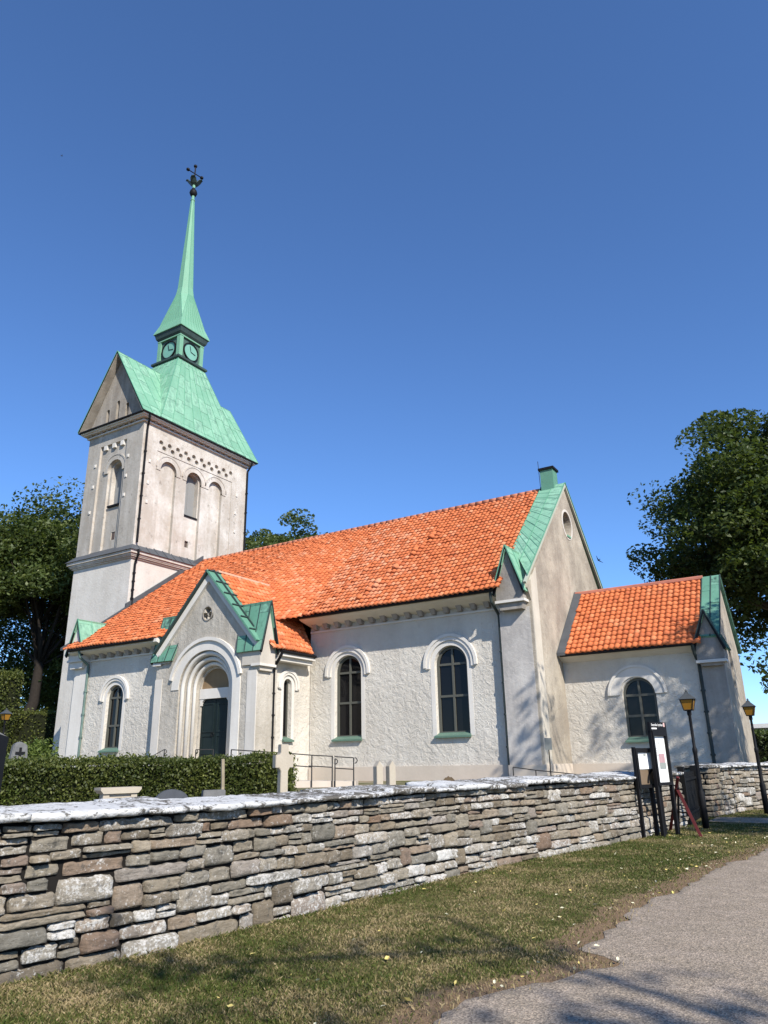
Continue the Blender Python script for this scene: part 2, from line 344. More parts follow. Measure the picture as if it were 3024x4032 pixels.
# walls of the western nave and the porch front
west_wall = part(MB().box(-20.4, -14.7, -2.75, -1.9, ZG, 4.9), 'nave_wall', M_ROUGH)
WW = PS(-2.75)
window(WW, -17.74, .53, .68, 2.80, .18, .49, (.70, .86, 2.80), (1.65, 2.8), wall=west_wall)
part(MB().box(-20.48, -19.68, -2.85, -2.6, ZG, 4.4), 'corner_pilaster', M_SMOOTH)
part(MB().box(-20.3, -14.8, -2.81, -2.6, 4.44, 4.50), 'string_moulding', M_SMOOTH)
part(MB().prism([(-20.4, -2.76, 4.66), (-20.4, -3.2, 4.76), (-20.4, -3.36, 4.82), (-20.4, -3.36, 4.95), (-20.4, -2.4, 5.3)], [(-14.75, -2.76, 4.66), (-14.75, -3.2, 4.76), (-14.75, -3.36, 4.82), (-14.75, -3.36, 4.95), (-14.75, -2.4, 5.3)]), 'cornice', M_SMOOTH)
corbels([-19.2+.55*i for i in range(9)], WW, 4.53, 4.74, .28)
gutter('gutter', (-20.3, -3.43, 4.93), (-14.9, -3.43, 4.93))
part(MB().prism([(-20.4, -2.75, ZG), (-20.4, 10, ZG), (-20.4, 10, 5.2), (-20.4, 5, 10.7), (-20.4, -2.75, 5.25)], [(-21.15, -2.75, ZG), (-21.15, 10, ZG), (-21.15, 10, 5.2), (-21.15, 5, 10.7), (-21.15, -2.75, 5.25)]), 'west_gable_wall', M_LOWER)
part(MB().prism([(-20.72, -3.55, 5.08), (-21.14, .12, 7.62), (-21.14, .12, 7.5), (-20.72, -3.55, 4.96)], [(-20.56, -3.55, 5.10), (-20.9, .12, 7.66), (-20.9, .12, 7.5), (-20.56, -3.55, 4.96)]), 'verge_flashing', M_SLATE)
part(MB().prism([(-21.1, .0, 7.45), (-21.1, 5, 11.05), (-21.1, 5, 11.3), (-21.1, .0, 7.72)], [(-20.98, .0, 7.45), (-20.98, 5, 11.05), (-20.98, 5, 11.3), (-20.98, .0, 7.72)]), 'roof_flashing', M_SLATE)
part(MB().prism([(-22.1, .06, 6.95), (-20.95, .06, 7.6), (-20.95, .06, 7.62), (-22.1, .06, 7.22)], [(-22.1, .2, 6.95), (-20.95, .2, 7.6), (-20.95, .2, 7.62), (-22.1, .2, 7.22)]), 'wall_flashing', M_BLACK)
# --- porch front with the portal
CX = -12.15
porch = part(MB().ext([(-14.88, ZG), (-9.54, ZG), (-9.54, 4.25), (CX, 7.22), (-14.88, 4.25)], 0, -1.15, PS(-3.1)), 'porch_wall', M_PORCH)
PP = PS(-3.1); ZC = 2.82
for r, d in ((1.42, .14), (1.22, .28), (1.04, .42), (.86, .56), (.78, .72)):
    cut(porch, MB().ext(arch(CX+.02, r, .22, ZC, 28), .1, -d, PP))
for cx, cz in ((CX-.06, 5.86), (CX-.2, 5.6), (CX+.1, 5.6)): cut(porch, MB().ext(circ(cx, cz, .155), .1, -.3, PP))
part(MB().ring(arch(CX+.02, 1.82, ZG, ZC, 28), arch(CX+.02, 1.43, ZG, ZC, 28), -.03, .03, PP, False), 'portal_surround', M_SMOOTH)
part(MB().ring(arcpts(CX+.02, ZC, 1.93, 12, 168, 30), arcpts(CX+.02, ZC, 1.80, 12, 168, 30), -.02, .11, PP, False), 'portal_hood', M_SMOOTH)
m = MB()
for r, d, q in ((1.42, .13, .09), (1.22, .27, .085), (1.04, .41, .075)):
    m.tube([PP(CX+.02+s, -d, z) for s, z in [(r-.09, .24)]+[((r-.09)*math.cos(rad(a)), ZC+(r-.09)*math.sin(rad(a))) for a in range(0, 181, 8)]+[(-(r-.09), .24)]], q, 8)
part(m, 'portal_roll_moulding', M_SMOOTH, smooth=True)
part(MB().bx(CX-.8, CX+.84, -.74, -.55, 2.46, 2.84, PP).ext([(CX-.78, 2.46), (CX-.55, 2.46), (CX-.66, 2.34), (CX-.7, 2.2), (CX-.78, 2.2)], -.72, -.57, PP).ext([(CX+.82, 2.46), (CX+.6, 2.46), (CX+.7, 2.34), (CX+.74, 2.2), (CX+.82, 2.2)], -.72, -.57, PP), 'door_lintel', M_SMOOTH)
part(MB().ext(arch(CX+.02, .8, 2.8, 2.84), -.72, -.64, PP), 'tympanum', M_TYMP)
dm = MB().bx(CX-.76, CX+.005, -.73, -.67, .24, 2.5, PP).bx(CX+.025, CX+.8, -.73, -.67, .24, 2.5, PP)
for u0, u1 in ((CX-.68, CX-.06), (CX+.09, CX+.72)):
    for z0, z1 in ((.4, 1.1), (1.2, 2.3)): dm.ring([(u0,z0),(u1,z0),(u1,z1),(u0,z1)], [(u0+.06,z0+.06),(u1-.06,z0+.06),(u1-.06,z1-.06),(u0+.06,z1-.06)], -.68, -.645, PP)
door = part(dm, 'door', M_DOOR)
part(MB().tube([PP(CX-.08+.07*math.cos(rad(a)), -.63, 1.12+.07*math.sin(rad(a))) for a in range(0, 361, 30)], .014, 6), 'handle', M_BLACK, door)
part(MB().ring([(CX-.06+.27*math.cos(rad(a)), 5.70+.30*math.sin(rad(a))) for a in range(0, 360, 15)], [(CX-.06+.24*math.cos(rad(a)), 5.70+.27*math.sin(rad(a))) for a in range(0, 360, 15)], -.02, .03, PP), 'trefoil_surround', M_GREYP)
for u0, u1 in ((-9.98, -9.53), (-14.9, -14.5)): part(MB().bx(u0, u1, -.02, .022, ZG, 3.3, PP), 'corner_strip', M_STRIP)
# raking cornice and copper coping of the porch gable
for s in (-1, 1):
    a = (CX, 7.46); b = (CX+s*2.78, 4.36); t = Vector((b[0]-a[0], b[1]-a[1])).normalized(); nn = Vector((-t.y, t.x))*(1 if s > 0 else -1)
    def pl(o0, o1, w0, w1): return MB().ext([(a[0], a[1]-o0), (b[0]-nn.x*o0, b[1]-nn.y*o0), (b[0]-nn.x*o1, b[1]-nn.y*o1), (a[0], a[1]-o1*1.5)], w0, w1, PP)
    part(pl(.06, .30, -.02, .12), 'raking_cornice', M_SMOOTH)
    part(pl(.0, .075, -.48, .26), 'gable_coping', M_CUD if s > 0 else M_CUB)
    m = MB()
    for k in range(6):
        q0, q1 = lerp(a, b, (k+.1)/6), lerp(a, b, (k+.18)/6); m.ext([(q0[0]+nn.x*.0, q0[1]), (q1[0], q1[1]), (q1[0]+nn.x*.05, q1[1]+nn.y*.05), (q0[0]+nn.x*.05, q0[1]+nn.y*.05)], -.48, .25, PP)
    m.ext([a, b, (b[0]+nn.x*.07, b[1]+nn.y*.07), (a[0]+nn.x*.07, a[1]+nn.y*.07)], -.12, -.08, PP)
    part(m, 'coping_seams', M_CUB)
# porch roofs
tile_roof('tiled_roof', lambda a, b: lerp(lerp((-9.15, -.22, 4.12), (-9.15, -2.7, 4.12), a), lerp((CX, 1.9, 7.42), (CX, -2.7, 7.42), a), b), 3.6, 4.4, lambda x, b: .25, seed=5)
tile_roof('tiled_roof', lambda a, b: lerp(lerp((-15.1, -2.7, 4.2), (-15.1, .5, 4.2), a), lerp((CX, -2.7, 7.42), (CX, 2, 7.42), a), b), 3.6, 4.4, lambda x, b: .25, seed=6)
part(MB().tube([(CX, -2.75, 7.46), (CX, 1.95, 7.46)], .09, 6), 'ridge_tiles', solid('ridge_clay_pale', (.50,.30,.20), .8, .4, 4))
part(MB().prism([(-9.05, -.30, 4.05), (-10.9, -.30, 6.0), (-10.9, -.30, 5.85), (-9.05, -.30, 3.95)], [(-9.05, -.2, 4.05), (-10.9, -.2, 6.0), (-10.9, -.2, 5.85), (-9.05, -.2, 3.95)]), 'verge_board', M_BLACK)
part(MB().box(-9.6, -9.06, -2.2, -.18, 3.86, 4.0).box(-9.62, -9.2, -2.2, -.18, 3.7, 3.87), 'cornice', M_SMOOTH)
gutter('gutter', (-9.03, -2.3, 4.02), (-9.03, -.2, 4.02), .06)
side = part(MB().box(-10.5, -9.65, -2.6, .4, ZG, 3.95), 'porch_side_wall', M_ROUGH)
window(PE(-9.65), -1.15, .25, .88, 2.88, .2, .2, (.42, .58, 2.85), (), mull=False, surround=.15, wall=side, framew=.03)
part(MB().box(-9.9, -9.55, -3.12, -2.22, ZG, 3.4), 'corner_pilaster', M_PORCH)
def kneeler(name, P, c, hw, zb, ze, za, back, d=.0, wallm=M_PORCH, cu=M_CUD, corb=.3, ribs=3):
    """small gabled block on a wall corner; P maps (along, outwards, up)"""
    m = MB().ext([(c-hw, zb), (c+hw, zb), (c+hw, ze), (c, za-.14), (c-hw, ze)], -back*.6, d, P)
    m.ext([(c-hw+.02, zb), (c+hw-.02, zb), (c+hw-.1, zb-corb), (c-hw+.1, zb-corb)], -.4, d-.06, P)
    k = part(m, 'kneeler', wallm)
    part(MB().bx(c-hw-.04, c+hw+.04, -.4, d+.04, zb-.06, zb+.03, P), 'kneeler_moulding', M_SMOOTH, k)
    mf, mr = MB(), MB(); ov = .1; sl = (za-ze)/hw
    for s in (-1, 1):
        e = (c+s*(hw+ov), ze-ov*sl)
        seamed(mf, mr, P(e[0], d+.12, e[1]), P(e[0], -back*.75, e[1]), P(c, -back, za), P(c, d+.12, za), ribs, .025, .03)
        part(MB().ext([(e[0], e[1]-.02), (c, za-.0), (c, za-.13), (e[0]-s*.07, e[1]-.08)], d+.05, d+.125, P), 'kneeler_verge', M_BLACK, k)
    part(mf, 'kneeler_roof', cu, k); part(mr, 'kneeler_seams', M_SEAM if cu is M_CU else M_CUB, k)
    return k
kneeler('k', PE(-9.35), -2.74, .43, 3.5, 4.35, 5.92, 1.45, wallm=plaster('kneeler_plaster', (.60,.55,.47), (.36,.32,.27), .7, .4, .03), corb=.22)
kneeler('k', PW(-14.98), -2.74, .43, 3.9, 4.35, 5.92, 1.45, corb=.3)
kneeler('k', PS(-3.1), -20.2, .5, 4.52, 5.03, 6.38, 2.1, wallm=M_SMOOTH, cu=M_CU, corb=.35)
kneeler('k', PS(-.4), -.535, .50, 5.2, 5.75, 7.18, 1.75, wallm=M_GREYP, cu=M_CU, corb=.3)
kneeler('k', PS(2.4), 5.2, .42, 2.95, 3.58, 4.62, 1.3, wallm=M_GREYP, cu=M_CUD, corb=.16)
# --- east gable of the nave
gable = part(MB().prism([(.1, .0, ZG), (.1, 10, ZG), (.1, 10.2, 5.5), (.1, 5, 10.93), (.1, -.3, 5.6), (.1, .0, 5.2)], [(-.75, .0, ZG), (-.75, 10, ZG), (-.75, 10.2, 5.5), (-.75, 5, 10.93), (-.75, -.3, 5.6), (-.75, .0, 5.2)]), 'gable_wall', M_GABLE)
cut(gable, MB().prism([PE(.1)(u, .1, z) for u, z in circ(5.0, 9.25, .56, 28)], [PE(.1)(u, -.45, z) for u, z in circ(5.0, 9.25, .48, 28)]))
w = part(MB().ring(circ(5, 9.25, .49, 28), circ(5, 9.25, .42, 28), -.40, -.32, PE(.1)).bx(4.97, 5.03, -.39, -.34, 8.8, 9.7, PE(.1)).bx(4.55, 5.45, -.39, -.34, 9.22, 9.28, PE(.1)), 'round_window', M_FRAME)
part(MB().ext(circ(5, 9.25, .48, 28), -.44, -.37, PE(.1)), 'pane', M_GLASS, w)
part(MB().ring(circ(5, 9.25, .66, 28), circ(5, 9.25, .56, 28), -.02, .02, PE(.1)), 'surround', M_STRIP, w)
part(MB().bx(4.78, 5.22, -.4, .06, 8.69, 8.76, PE(.1)), 'sill', M_CU, w)
part(MB().prism([(.05, .01, ZG), (.05, .62, ZG), (.05, .62, 6.5), (.05, .01, 5.93)], [(.13, .01, ZG), (.13, .62, ZG), (.13, .62, 6.5), (.13, .01, 5.93)]), 'corner_strip', plaster('strip_plaster', (.66,.60,.50), (.42,.38,.31), .7, .4, .03))
part(MB().box(.0, .15, -.05, 2.6, ZG, -.18), 'plinth', M_PLINTH)
mf, mr = MB(), MB()
seamed(mf, mr, (-.86, 1.15, 7.51), (.2, -.45, 6.0), (.2, 5, 11.12), (-.86, 5, 11.12), 2, .03, .04)
for k in range(1, 13):
    p, q = lerp((-.86, 1.15, 7.51), (-.86, 5, 11.12), (k+.5)/13), lerp((.19, -.45, 6.0), (.19, 5, 11.12), (k+.35)/13)
    mr.tube([(p[0], p[1], p[2]+.01), (q[0], q[1], q[2]+.01)], .016, 4)
seamed(mf, mr, (.2, 10.72, 5.74), (-.86, 10.72, 5.74), (-.86, 5, 11.12), (.2, 5, 11.12), 2, .03, .04)
cop = part(mf, 'gable_coping', M_CU); part(mr, 'coping_seams', M_SEAM, cop)
part(MB().prism([(.2, -.7, 5.72), (.2, 5, 11.08), (.2, 10.7, 5.72), (.2, 10.6, 5.66), (.2, 5, 10.93), (.2, -.62, 5.66)], [(.11, -.7, 5.72), (.11, 5, 11.08), (.11, 10.7, 5.72), (.11, 10.6, 5.66), (.11, 5, 10.93), (.11, -.62, 5.66)]), 'verge_moulding', plaster('verge_plaster', (.50,.50,.42), (.30,.34,.27), .7, .2, .02))
ch = part(MB().box(-.76, -.2, 4.72, 5.3, 10.7, 11.78), 'chimney', M_CUD)
part(MB().box(-.82, -.14, 4.66, 5.36, 11.78, 11.88), 'cap', M_BLACK, ch)
part(MB().tube([(-.8, 4.75, 10.9), (-.82, 4.75, 12.25)], .012, 5), 'lightning_rod', M_BLACK, ch)
# --- chancel
chwall = part(MB().box(.1, 5.3, 2.75, 3.5, ZG, 3.5), 'chancel_wall', M_ROUGH)
window(PS(2.75), 2.68, .56, .56, 2.04, .13, .54, None, (1.33, 2.02), surround=0, wall=chwall, framew=.06)
part(MB().ring(arcpts(2.63, 2.04, .96, 0, 180, 24), arcpts(2.63, 2.04, .60, 0, 180, 24), -.02, .05, PS(2.75), False).ring(arcpts(2.63, 2.04, 1.0, 0, 180, 24), arcpts(2.63, 2.04, .92, 0, 180, 24), -.02, .09, PS(2.75), False), 'hood_moulding', M_SMOOTH)
part(MB().box(4.82, 5.53, 2.66, 2.9, ZG, 2.95), 'corner_pilaster', M_GREYP)
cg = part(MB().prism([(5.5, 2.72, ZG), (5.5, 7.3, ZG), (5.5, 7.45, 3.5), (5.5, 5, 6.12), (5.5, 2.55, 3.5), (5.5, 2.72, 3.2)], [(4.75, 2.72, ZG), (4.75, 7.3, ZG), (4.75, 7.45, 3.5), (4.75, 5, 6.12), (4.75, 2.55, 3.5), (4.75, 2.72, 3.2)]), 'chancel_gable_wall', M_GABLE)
window(PE(5.5), 4.9, .3, 2.2, 3.3, .2, .26, None, (), surround=0, wall=cg, sill=False)
part(MB().box(.1, 5.45, 2.68, 2.95, ZG, -.2), 'plinth', M_PLINTH)
part(MB().prism([(.1, 2.76, 3.3), (.1, 2.45, 3.42), (.1, 2.3, 3.5), (.1, 2.3, 3.56), (.1, 3.2, 4.2)], [(4.75, 2.76, 3.3), (4.75, 2.45, 3.42), (4.75, 2.3, 3.5), (4.75, 2.3, 3.56), (4.75, 3.2, 4.2)]), 'cornice', M_SMOOTH)
gutter('gutter', (.2, 2.2, 3.52), (4.75, 2.2, 3.52), .06)
tile_roof('tiled_roof', lambda a, b: lerp(lerp((.38, 2.15, 3.54), (5.0, 2.15, 3.54), a), lerp((.38, 5, 6.22), (5.0, 5, 6.22), a), b), 4.62, 3.9, lambda x, b: -.1, seed=8)
part(MB().prism([(.1, 7.85, 3.5), (5.0, 7.85, 3.5), (5.0, 5, 6.24), (.1, 5, 6.24)], [(.1, 7.8, 3.4), (5.0, 7.8, 3.4), (5.0, 5, 6.1), (.1, 5, 6.1)]), 'north_roof', M_TILE)
part(MB().box(.1, 5.3, 6.6, 7.25, ZG, 3.75), 'north_wall', M_ROUGH)
part(MB().tube([(.15, 5, 6.26), (5.0, 5, 6.26)], .1, 7), 'ridge_tiles', solid('ridge_clay_red', (.40,.15,.10), .8, .35, 4))
part(MB().prism([(.12, 2.1, 3.5), (.12, 5, 6.25), (.12, 5, 6.38), (.12, 2.1, 3.62)], [(.42, 2.1, 3.5), (.42, 5, 6.25), (.42, 5, 6.34), (.42, 2.1, 3.6)]), 'roof_flashing', M_SLATE)
mf, mr = MB(), MB()
seamed(mf, mr, (4.98, 2.35, 3.75), (5.6, 2.35, 3.72), (5.6, 5, 6.3), (4.98, 5, 6.3), 2, .03, .03); seamed(mf, mr, (5.6, 7.65, 3.72), (4.98, 7.65, 3.75), (4.98, 5, 6.3), (5.6, 5, 6.3), 2, .03, .03)
cop = part(mf, 'gable_coping', M_CUD); part(mr, 'coping_seams', M_CUB, cop)
# --- downpipes
def pipe(pts, mat=M_PIPE, r=.055):
    m = MB().tube(pts, r, 8)
    a = Vector(pts[-2]); b = Vector(pts[-1])
    for k in range(1, 5):
        p = a.lerp(b, k/5); m.lathe([(r*1.45, p.z-.03), (r*1.45, p.z+.03)], p.x, p.y, 8)
    return part(m, 'downpipe', mat)
pipe([(-1.16, -.62, 5.58), (-1.16, -.55, 5.2), (-1.16, .02, 4.85), (-1.16, .06, 4.6), (-1.16, .06, ZG)])
pipe([(-19.62, -3.4, 4.9), (-19.62, -3.3, 4.6), (-19.62, -2.85, 4.3), (-19.62, -2.83, 4.1), (-19.62, -2.83, ZG)], solid('green_pipe', (.10,.15,.13), .6, .6, 4))
pipe([(-9.03, -2.28, 4.0), (-9.1, -2.28, 3.85), (-9.5, -2.15, 3.5), (-9.55, -2.12, 3.3), (-9.55, -2.12, ZG)], M_BLACK)
pipe([(4.72, 2.2, 3.5), (4.73, 2.35, 3.2), (4.77, 2.66, 2.9), (4.77, 2.66, 2.7), (4.77, 2.66, ZG)])

# --- tower (broad north-south, gables to north and south)
TX0, TX1, TY0, TY1 = -25.7, -21.1, .12, 8.40; TXC, TYC = -23.4, 4.26
part(MB().box(TX0, TX1, TY0, TY1, ZG, 10.3), 'tower_lower_wall', M_LOWER)
def rect(m, x, z0, z1): return m.box(TX0-x, TX1+x, TY0-x, TY1+x, z0, z1)
m = MB(); rect(m, .08, 10.12, 10.22); rect(m, .20, 10.26, 10.36); rect(m, .16, 10.2, 10.27); rect(m, .28, 10.35, 10.5)
part(m, 'string_course', M_TOWER)
m = MB().prism([(TX0-.36, TY0-.36, 10.5), (TX1+.36, TY0-.36, 10.5), (TX1+.36, TY1+.36, 10.5), (TX0-.36, TY1+.36, 10.5)], [(TX0+.1, TY0+.1, 10.95), (TX1-.1, TY0+.1, 10.95), (TX1-.1, TY1-.1, 10.95), (TX0+.1, TY1-.1, 10.95)])
for k in range(14):
    y = TY0+(k+.5)*(TY1-TY0)/14; m.prism([(TX1+.36, y-.02, 10.5), (TX1+.36, y+.02, 10.5), (TX1+.36, y+.02, 10.54), (TX1+.36, y-.02, 10.54)], [(TX1-.1, y-.02, 10.95), (TX1-.1, y+.02, 10.95), (TX1-.1, y+.02, 10.99), (TX1-.1, y-.02, 10.99)])
part(m, 'tower_skirt_roof', M_SLATE)
tw = part(MB().box(TX0+.02, TX1-.02, TY0+.02, TY1-.02, 10.5, 18.2), 'tower_upper_wall', M_TOWER)
TE, TS = PE(TX1-.02), PS(TY0+.02)
cut(tw, MB().bx(1.2, 7.1, .1, -.035, 10.4, 16.50, TE))
m = MB()
for c, hw in ((2.12, .58), (4.05, .58), (5.78, .56)): m.ext(arch(c, hw, 10.4, 15.52), .1, -.21, TE)
cut(tw, m)
cut(tw, MB().ext(arch(4.05, .52, 13.42, 15.52), .1, -.6, TE).bx(3.82, 4.10, .1, -.5, 11.6, 11.98, TE))
m = MB()
for k in range(10): m.ext(circ(1.42+.617*k, 17.03, .15), .1, -.16, TE)
cut(tw, m)
m = MB()
for k in range(9): m.ext(circ(1.66+.617*k, 16.76, .15), .1, -.17, TE)
cut(tw, m)
cut(tw, MB().bx(-24.62, -22.4, .1, -.13, 10.4, 17.15, TS))
cut(tw, MB().ext(arch(-23.28, .60, 10.4, 15.5), .1, -.27, TS))
cut(tw, MB().ext(arch(-23.22, .5, 13.45, 15.5), .1, -.65, TS).bx(-23.28, -22.98, .1, -.5, 11.5, 11.95, TS))
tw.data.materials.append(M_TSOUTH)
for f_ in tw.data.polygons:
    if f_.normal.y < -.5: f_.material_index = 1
def bhood(P, c, hw, off):
    return MB().ring([(c+hw+.30, 15.42)]+arcpts(c, 15.52, hw+.30, 0, 180)+[(c-hw-.30, 15.42)], [(c+hw, 15.42)]+arcpts(c, 15.52, hw, 0, 180)+[(c-hw, 15.42)], -.14, off-.02, P, False).ring(arcpts(c, 15.52, hw+.35, 4, 176), arcpts(c, 15.52, hw+.27, 4, 176), -.14, off+.005, P, False)
for c, hw in ((2.12, .58), (4.05, .58), (5.78, .56)): part(bhood(TE, c, hw, .02), 'belfry_hood', M_TOWER)
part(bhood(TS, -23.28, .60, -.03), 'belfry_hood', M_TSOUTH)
def belfry(P, c, hw, d, z0):
    o = part(MB().ext(arch(c, hw+.01, z0, 15.5), -d-.05, -d, P).bx(c-.015, c+.015, -d-.02, -d+.02, z0, 15.9, P), 'belfry_shutter', M_LOUV)
    part(MB().bx(c-hw-.02, c+hw+.02, -d, -.15, z0-.04, z0+.05, P), 'sill', M_BLACK, o)
belfry(TE, 4.05, .52, .5, 13.42); belfry(TS, -23.22, .5, .55, 13.45)
part(MB().bx(-23.26, -23.0, -.45, -.3, 11.52, 11.93, TS), 'slit_back', M_DARKIN); part(MB().bx(3.84, 4.08, -.45, -.3, 11.62, 11.96, TE), 'slit_back', M_DARKIN)
for x in (-24.2, -23.5, -22.82): part(MB().bx(x-.13, x+.13, -.12, .0, 16.88, 17.16, TS), 'hanging_corbel', M_SMOOTH)
for P, ps in ((TE, ((.72, 15.71), (.72, 14.46), (.74, 13.37), (7.55, 15.76), (7.5, 14.59), (7.5, 13.42))), (TS, ((-22.17, 16.06), (-22.2, 14.9), (-22.2, 13.8), (-24.9, 16.06), (-24.9, 14.8), (-24.95, 13.3)))):
    for u, z in ps: part(MB().bx(u-.07, u+.07, -.01, .045, z-.09, z+.09, P).bx(u-.02, u+.02, .045, .06, z-.03, z+.02, P), 'anchor_plate', M_SMOOTH)
m = MB(); rect(m, .10, 17.86, 17.93); rect(m, .27, 18.03, 18.10); rect(m, .36, 18.10, 18.18)
part(m, 'tower_cornice', M_SMOOTH)
corbels([TY0+.2+.46*i for i in range(18)], PE(TX1-.02), 17.92, 18.05, .24, .18); corbels([TX0+.3+.46*i for i in range(9)], PS(TY0+.02), 17.92, 18.05, .24, .18)
m = MB(); rect(m, .47, 18.18, 18.25)
part(m, 'roof_edge', M_BLACK)
GZ, EZ = 22.75, 18.25
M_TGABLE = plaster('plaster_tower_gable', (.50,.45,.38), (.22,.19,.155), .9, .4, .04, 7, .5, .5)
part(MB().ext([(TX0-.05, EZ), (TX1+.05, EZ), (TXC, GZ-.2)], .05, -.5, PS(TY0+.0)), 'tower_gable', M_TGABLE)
o = [c for c in church.children if c.name.startswith('tower_gable')][0]
for x in (-24.22, -23.4, -22.6): cut(o, MB().ext(arch(x, .13, EZ-.05, 19.25 if x != -23.4 else 19.6), .2, -.30, PS(TY0)))
part(MB().ext([(TX0-.05, EZ), (TX1+.05, EZ), (TXC, GZ-.2)], -.1, -.5, lambda u, w, z: (u, TY1+w, z)), 'tower_gable', M_TOWER)
mf, mr = MB(), MB(); o_ = .42
for s in (-1, 1):
    ex = TXC+s*(2.3+o_+.03)
    # saddle roof, two strips south and north of the central hip, and the steep hip itself
    seamed(mf, mr, (ex, TY0-.5, EZ), (ex, 4.26, EZ), (TXC, 4.26, GZ), (TXC, TY0-.5, GZ), 7, .025, .03)
    seamed(mf, mr, (ex, 4.26, EZ), (ex, TY1+.5, EZ), (TXC, TY1+.5, GZ), (TXC, 4.26, GZ), 7, .025, .03)
    h0, h1 = 1.08, 3.36
    seamed(mf, mr, (TXC+s*2.6, TYC-h1*.965, EZ+.34), (TXC+s*2.6, TYC+h1*.965, EZ+.34), (TXC+s*h0, TYC+h0, 23.75), (TXC+s*h0, TYC-h0, 23.75), 8, .025, .03)
    seamed(mf, mr, (ex+s*.015, TYC-h1-.1, EZ+.03), (ex+s*.015, TYC+h1+.1, EZ+.03), (TXC+s*2.6, TYC+h1*.965, EZ+.34), (TXC+s*2.6, TYC-h1*.965, EZ+.34), 8, .025, .03)
    seamed(mf, mr, (TXC+2.6, TYC+s*h1*.965, EZ+.34), (TXC-2.6, TYC+s*h1*.965, EZ+.34), (TXC-h0, TYC+s*h0, 23.75), (TXC+h0, TYC+s*h0, 23.75), 8, .025, .03)
troof = part(mf, 'tower_roof', M_CU); part(mr, 'roof_seams', M_SEAM, troof)
for s, y in ((-1, TY0-.48), (1, TY1+.48)):
    for t in (-1, 1):
        ex = TXC+t*(2.3+o_-.08); yi = y-s*.7
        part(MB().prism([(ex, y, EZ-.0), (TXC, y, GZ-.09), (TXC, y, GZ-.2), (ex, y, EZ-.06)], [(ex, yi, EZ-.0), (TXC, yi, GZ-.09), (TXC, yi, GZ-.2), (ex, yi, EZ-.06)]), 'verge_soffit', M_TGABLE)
for s, y in ((-1, TY0-.5), (1, TY1+.5)):
    for t in (-1, 1):
        ex = TXC+t*(2.3+o_+.03)
        part(MB().prism([(ex, y, EZ), (TXC, y, GZ), (TXC, y, GZ-.12), (ex-t*.08, y, EZ-.0)], [(ex, y-s*.06, EZ), (TXC, y-s*.06, GZ), (TXC, y-s*.06, GZ-.12), (ex-t*.08, y-s*.06, EZ-.0)]), 'verge_board', M_BLACK)
pipe([(TX1+.4, TY0+.0, 18.2), (TX1+.35, TY0+.05, 17.95), (TX1+.09, TY0+.2, 17.6), (TX1+.07, TY0+.2, 17.4), (TX1+.07, TY0+.2, 11.0)], M_BLACK, .06)
pipe([(TX1+.36, TY0+.1, 10.55), (TX1+.34, TY0+.15, 10.3), (TX1+.1, TY0+.2, 9.95), (TX1+.08, TY0+.2, 9.8), (TX1+.08, TY0+.2, 7.6)], M_BLACK, .06)
pipe([(TX1+.4, TY1-.0, 18.2), (TX1+.35, TY1-.0, 17.95), (TX1+.07, TY1-.02, 17.6), (TX1+.06, TY1-.02, 17.4), (TX1+.06, TY1-.02, 11.0)], M_BLACK, .06)
# --- lantern and spire
def sq(m, h, z0, z1, h1=None):
    h1 = h if h1 is None else h1
    return m.prism([(TXC-h, TYC-h, z0), (TXC+h, TYC-h, z0), (TXC+h, TYC+h, z0), (TXC-h, TYC+h, z0)], [(TXC-h1, TYC-h1, z1), (TXC+h1, TYC-h1, z1), (TXC+h1, TYC+h1, z1), (TXC-h1, TYC+h1, z1)])
lan = part(sq(MB(), .90, 23.6, 25.75), 'lantern', copper('copper_panel_dark', (.055,.10,.08), (.12,.22,.165), (.03,.035,.032), .9))
m = MB(); sq(m, 1.0, 23.5, 23.66); sq(m, 1.0, 23.66, 23.75, 1.22); sq(m, 1.22, 23.75, 23.88); sq(m, .97, 23.88, 23.97)
part(m, 'lantern_base', M_CUB, lan)
m = MB()
for a in (-1, 1):
    for b in (-1, 1): m.box(TXC+a*.86-.14, TXC+a*.86+.14, TYC+b*.86-.14, TYC+b*.86+.14, 23.9, 25.5)
part(m, 'corner_posts', M_CU, lan)
m = MB(); sq(m, 1.02, 25.42, 25.5)
part(m, 'cornice_moulding', M_CU, lan)
m = MB(); sq(m, .98, 25.5, 25.66, 1.1); sq(m, 1.1, 25.66, 25.98, 1.18)
part(m, 'lantern_cornice', M_CUB, lan)
for P, c in ((PE(TXC+.9), TYC), (PS(TYC-.9), TXC), (PW(TXC-.9), TYC)):
    d = part(MB().ext(circ(c, 24.66, .56, 32), -.02, .03, P), 'clock_face', M_DIAL, lan)
    part(MB().ring(circ(c, 24.66, .62, 32), circ(c, 24.66, .55, 32), -.02, .09, P).tube([P(c, .05, 24.66), P(c+.38, .05, 24.60)], .02, 4).tube([P(c, .05, 24.66), P(c-.1, .05, 25.05)], .018, 4), 'clock_ring', M_BLACK, lan)
def oct8(r, z): # eight points, corner pairs ordered from the south-west
    k = r*math.tan(rad(22.5)); return [(-r, -k), (-k, -r), (k, -r), (r, -k), (r, k), (k, r), (-k, r), (-r, k)], z
def sq8(h, z): return [(-h, -h), (-h, -h), (h, -h), (h, -h), (h, h), (h, h), (-h, h), (-h, h)], z
rings = [sq8(1.24, 25.98), sq8(1.24, 26.03), ([(x*.98, y*.98) for x, y in sq8(1.0, 0)[0]], 26.75), oct8(.56, 29.0), oct8(.47, 29.6), oct8(.12, 36.75), oct8(.115, 36.9)]
vs_, fs_ = [], []
for pts, z in rings: vs_ += [(TXC+x, TYC+y, z) for x, y in pts]
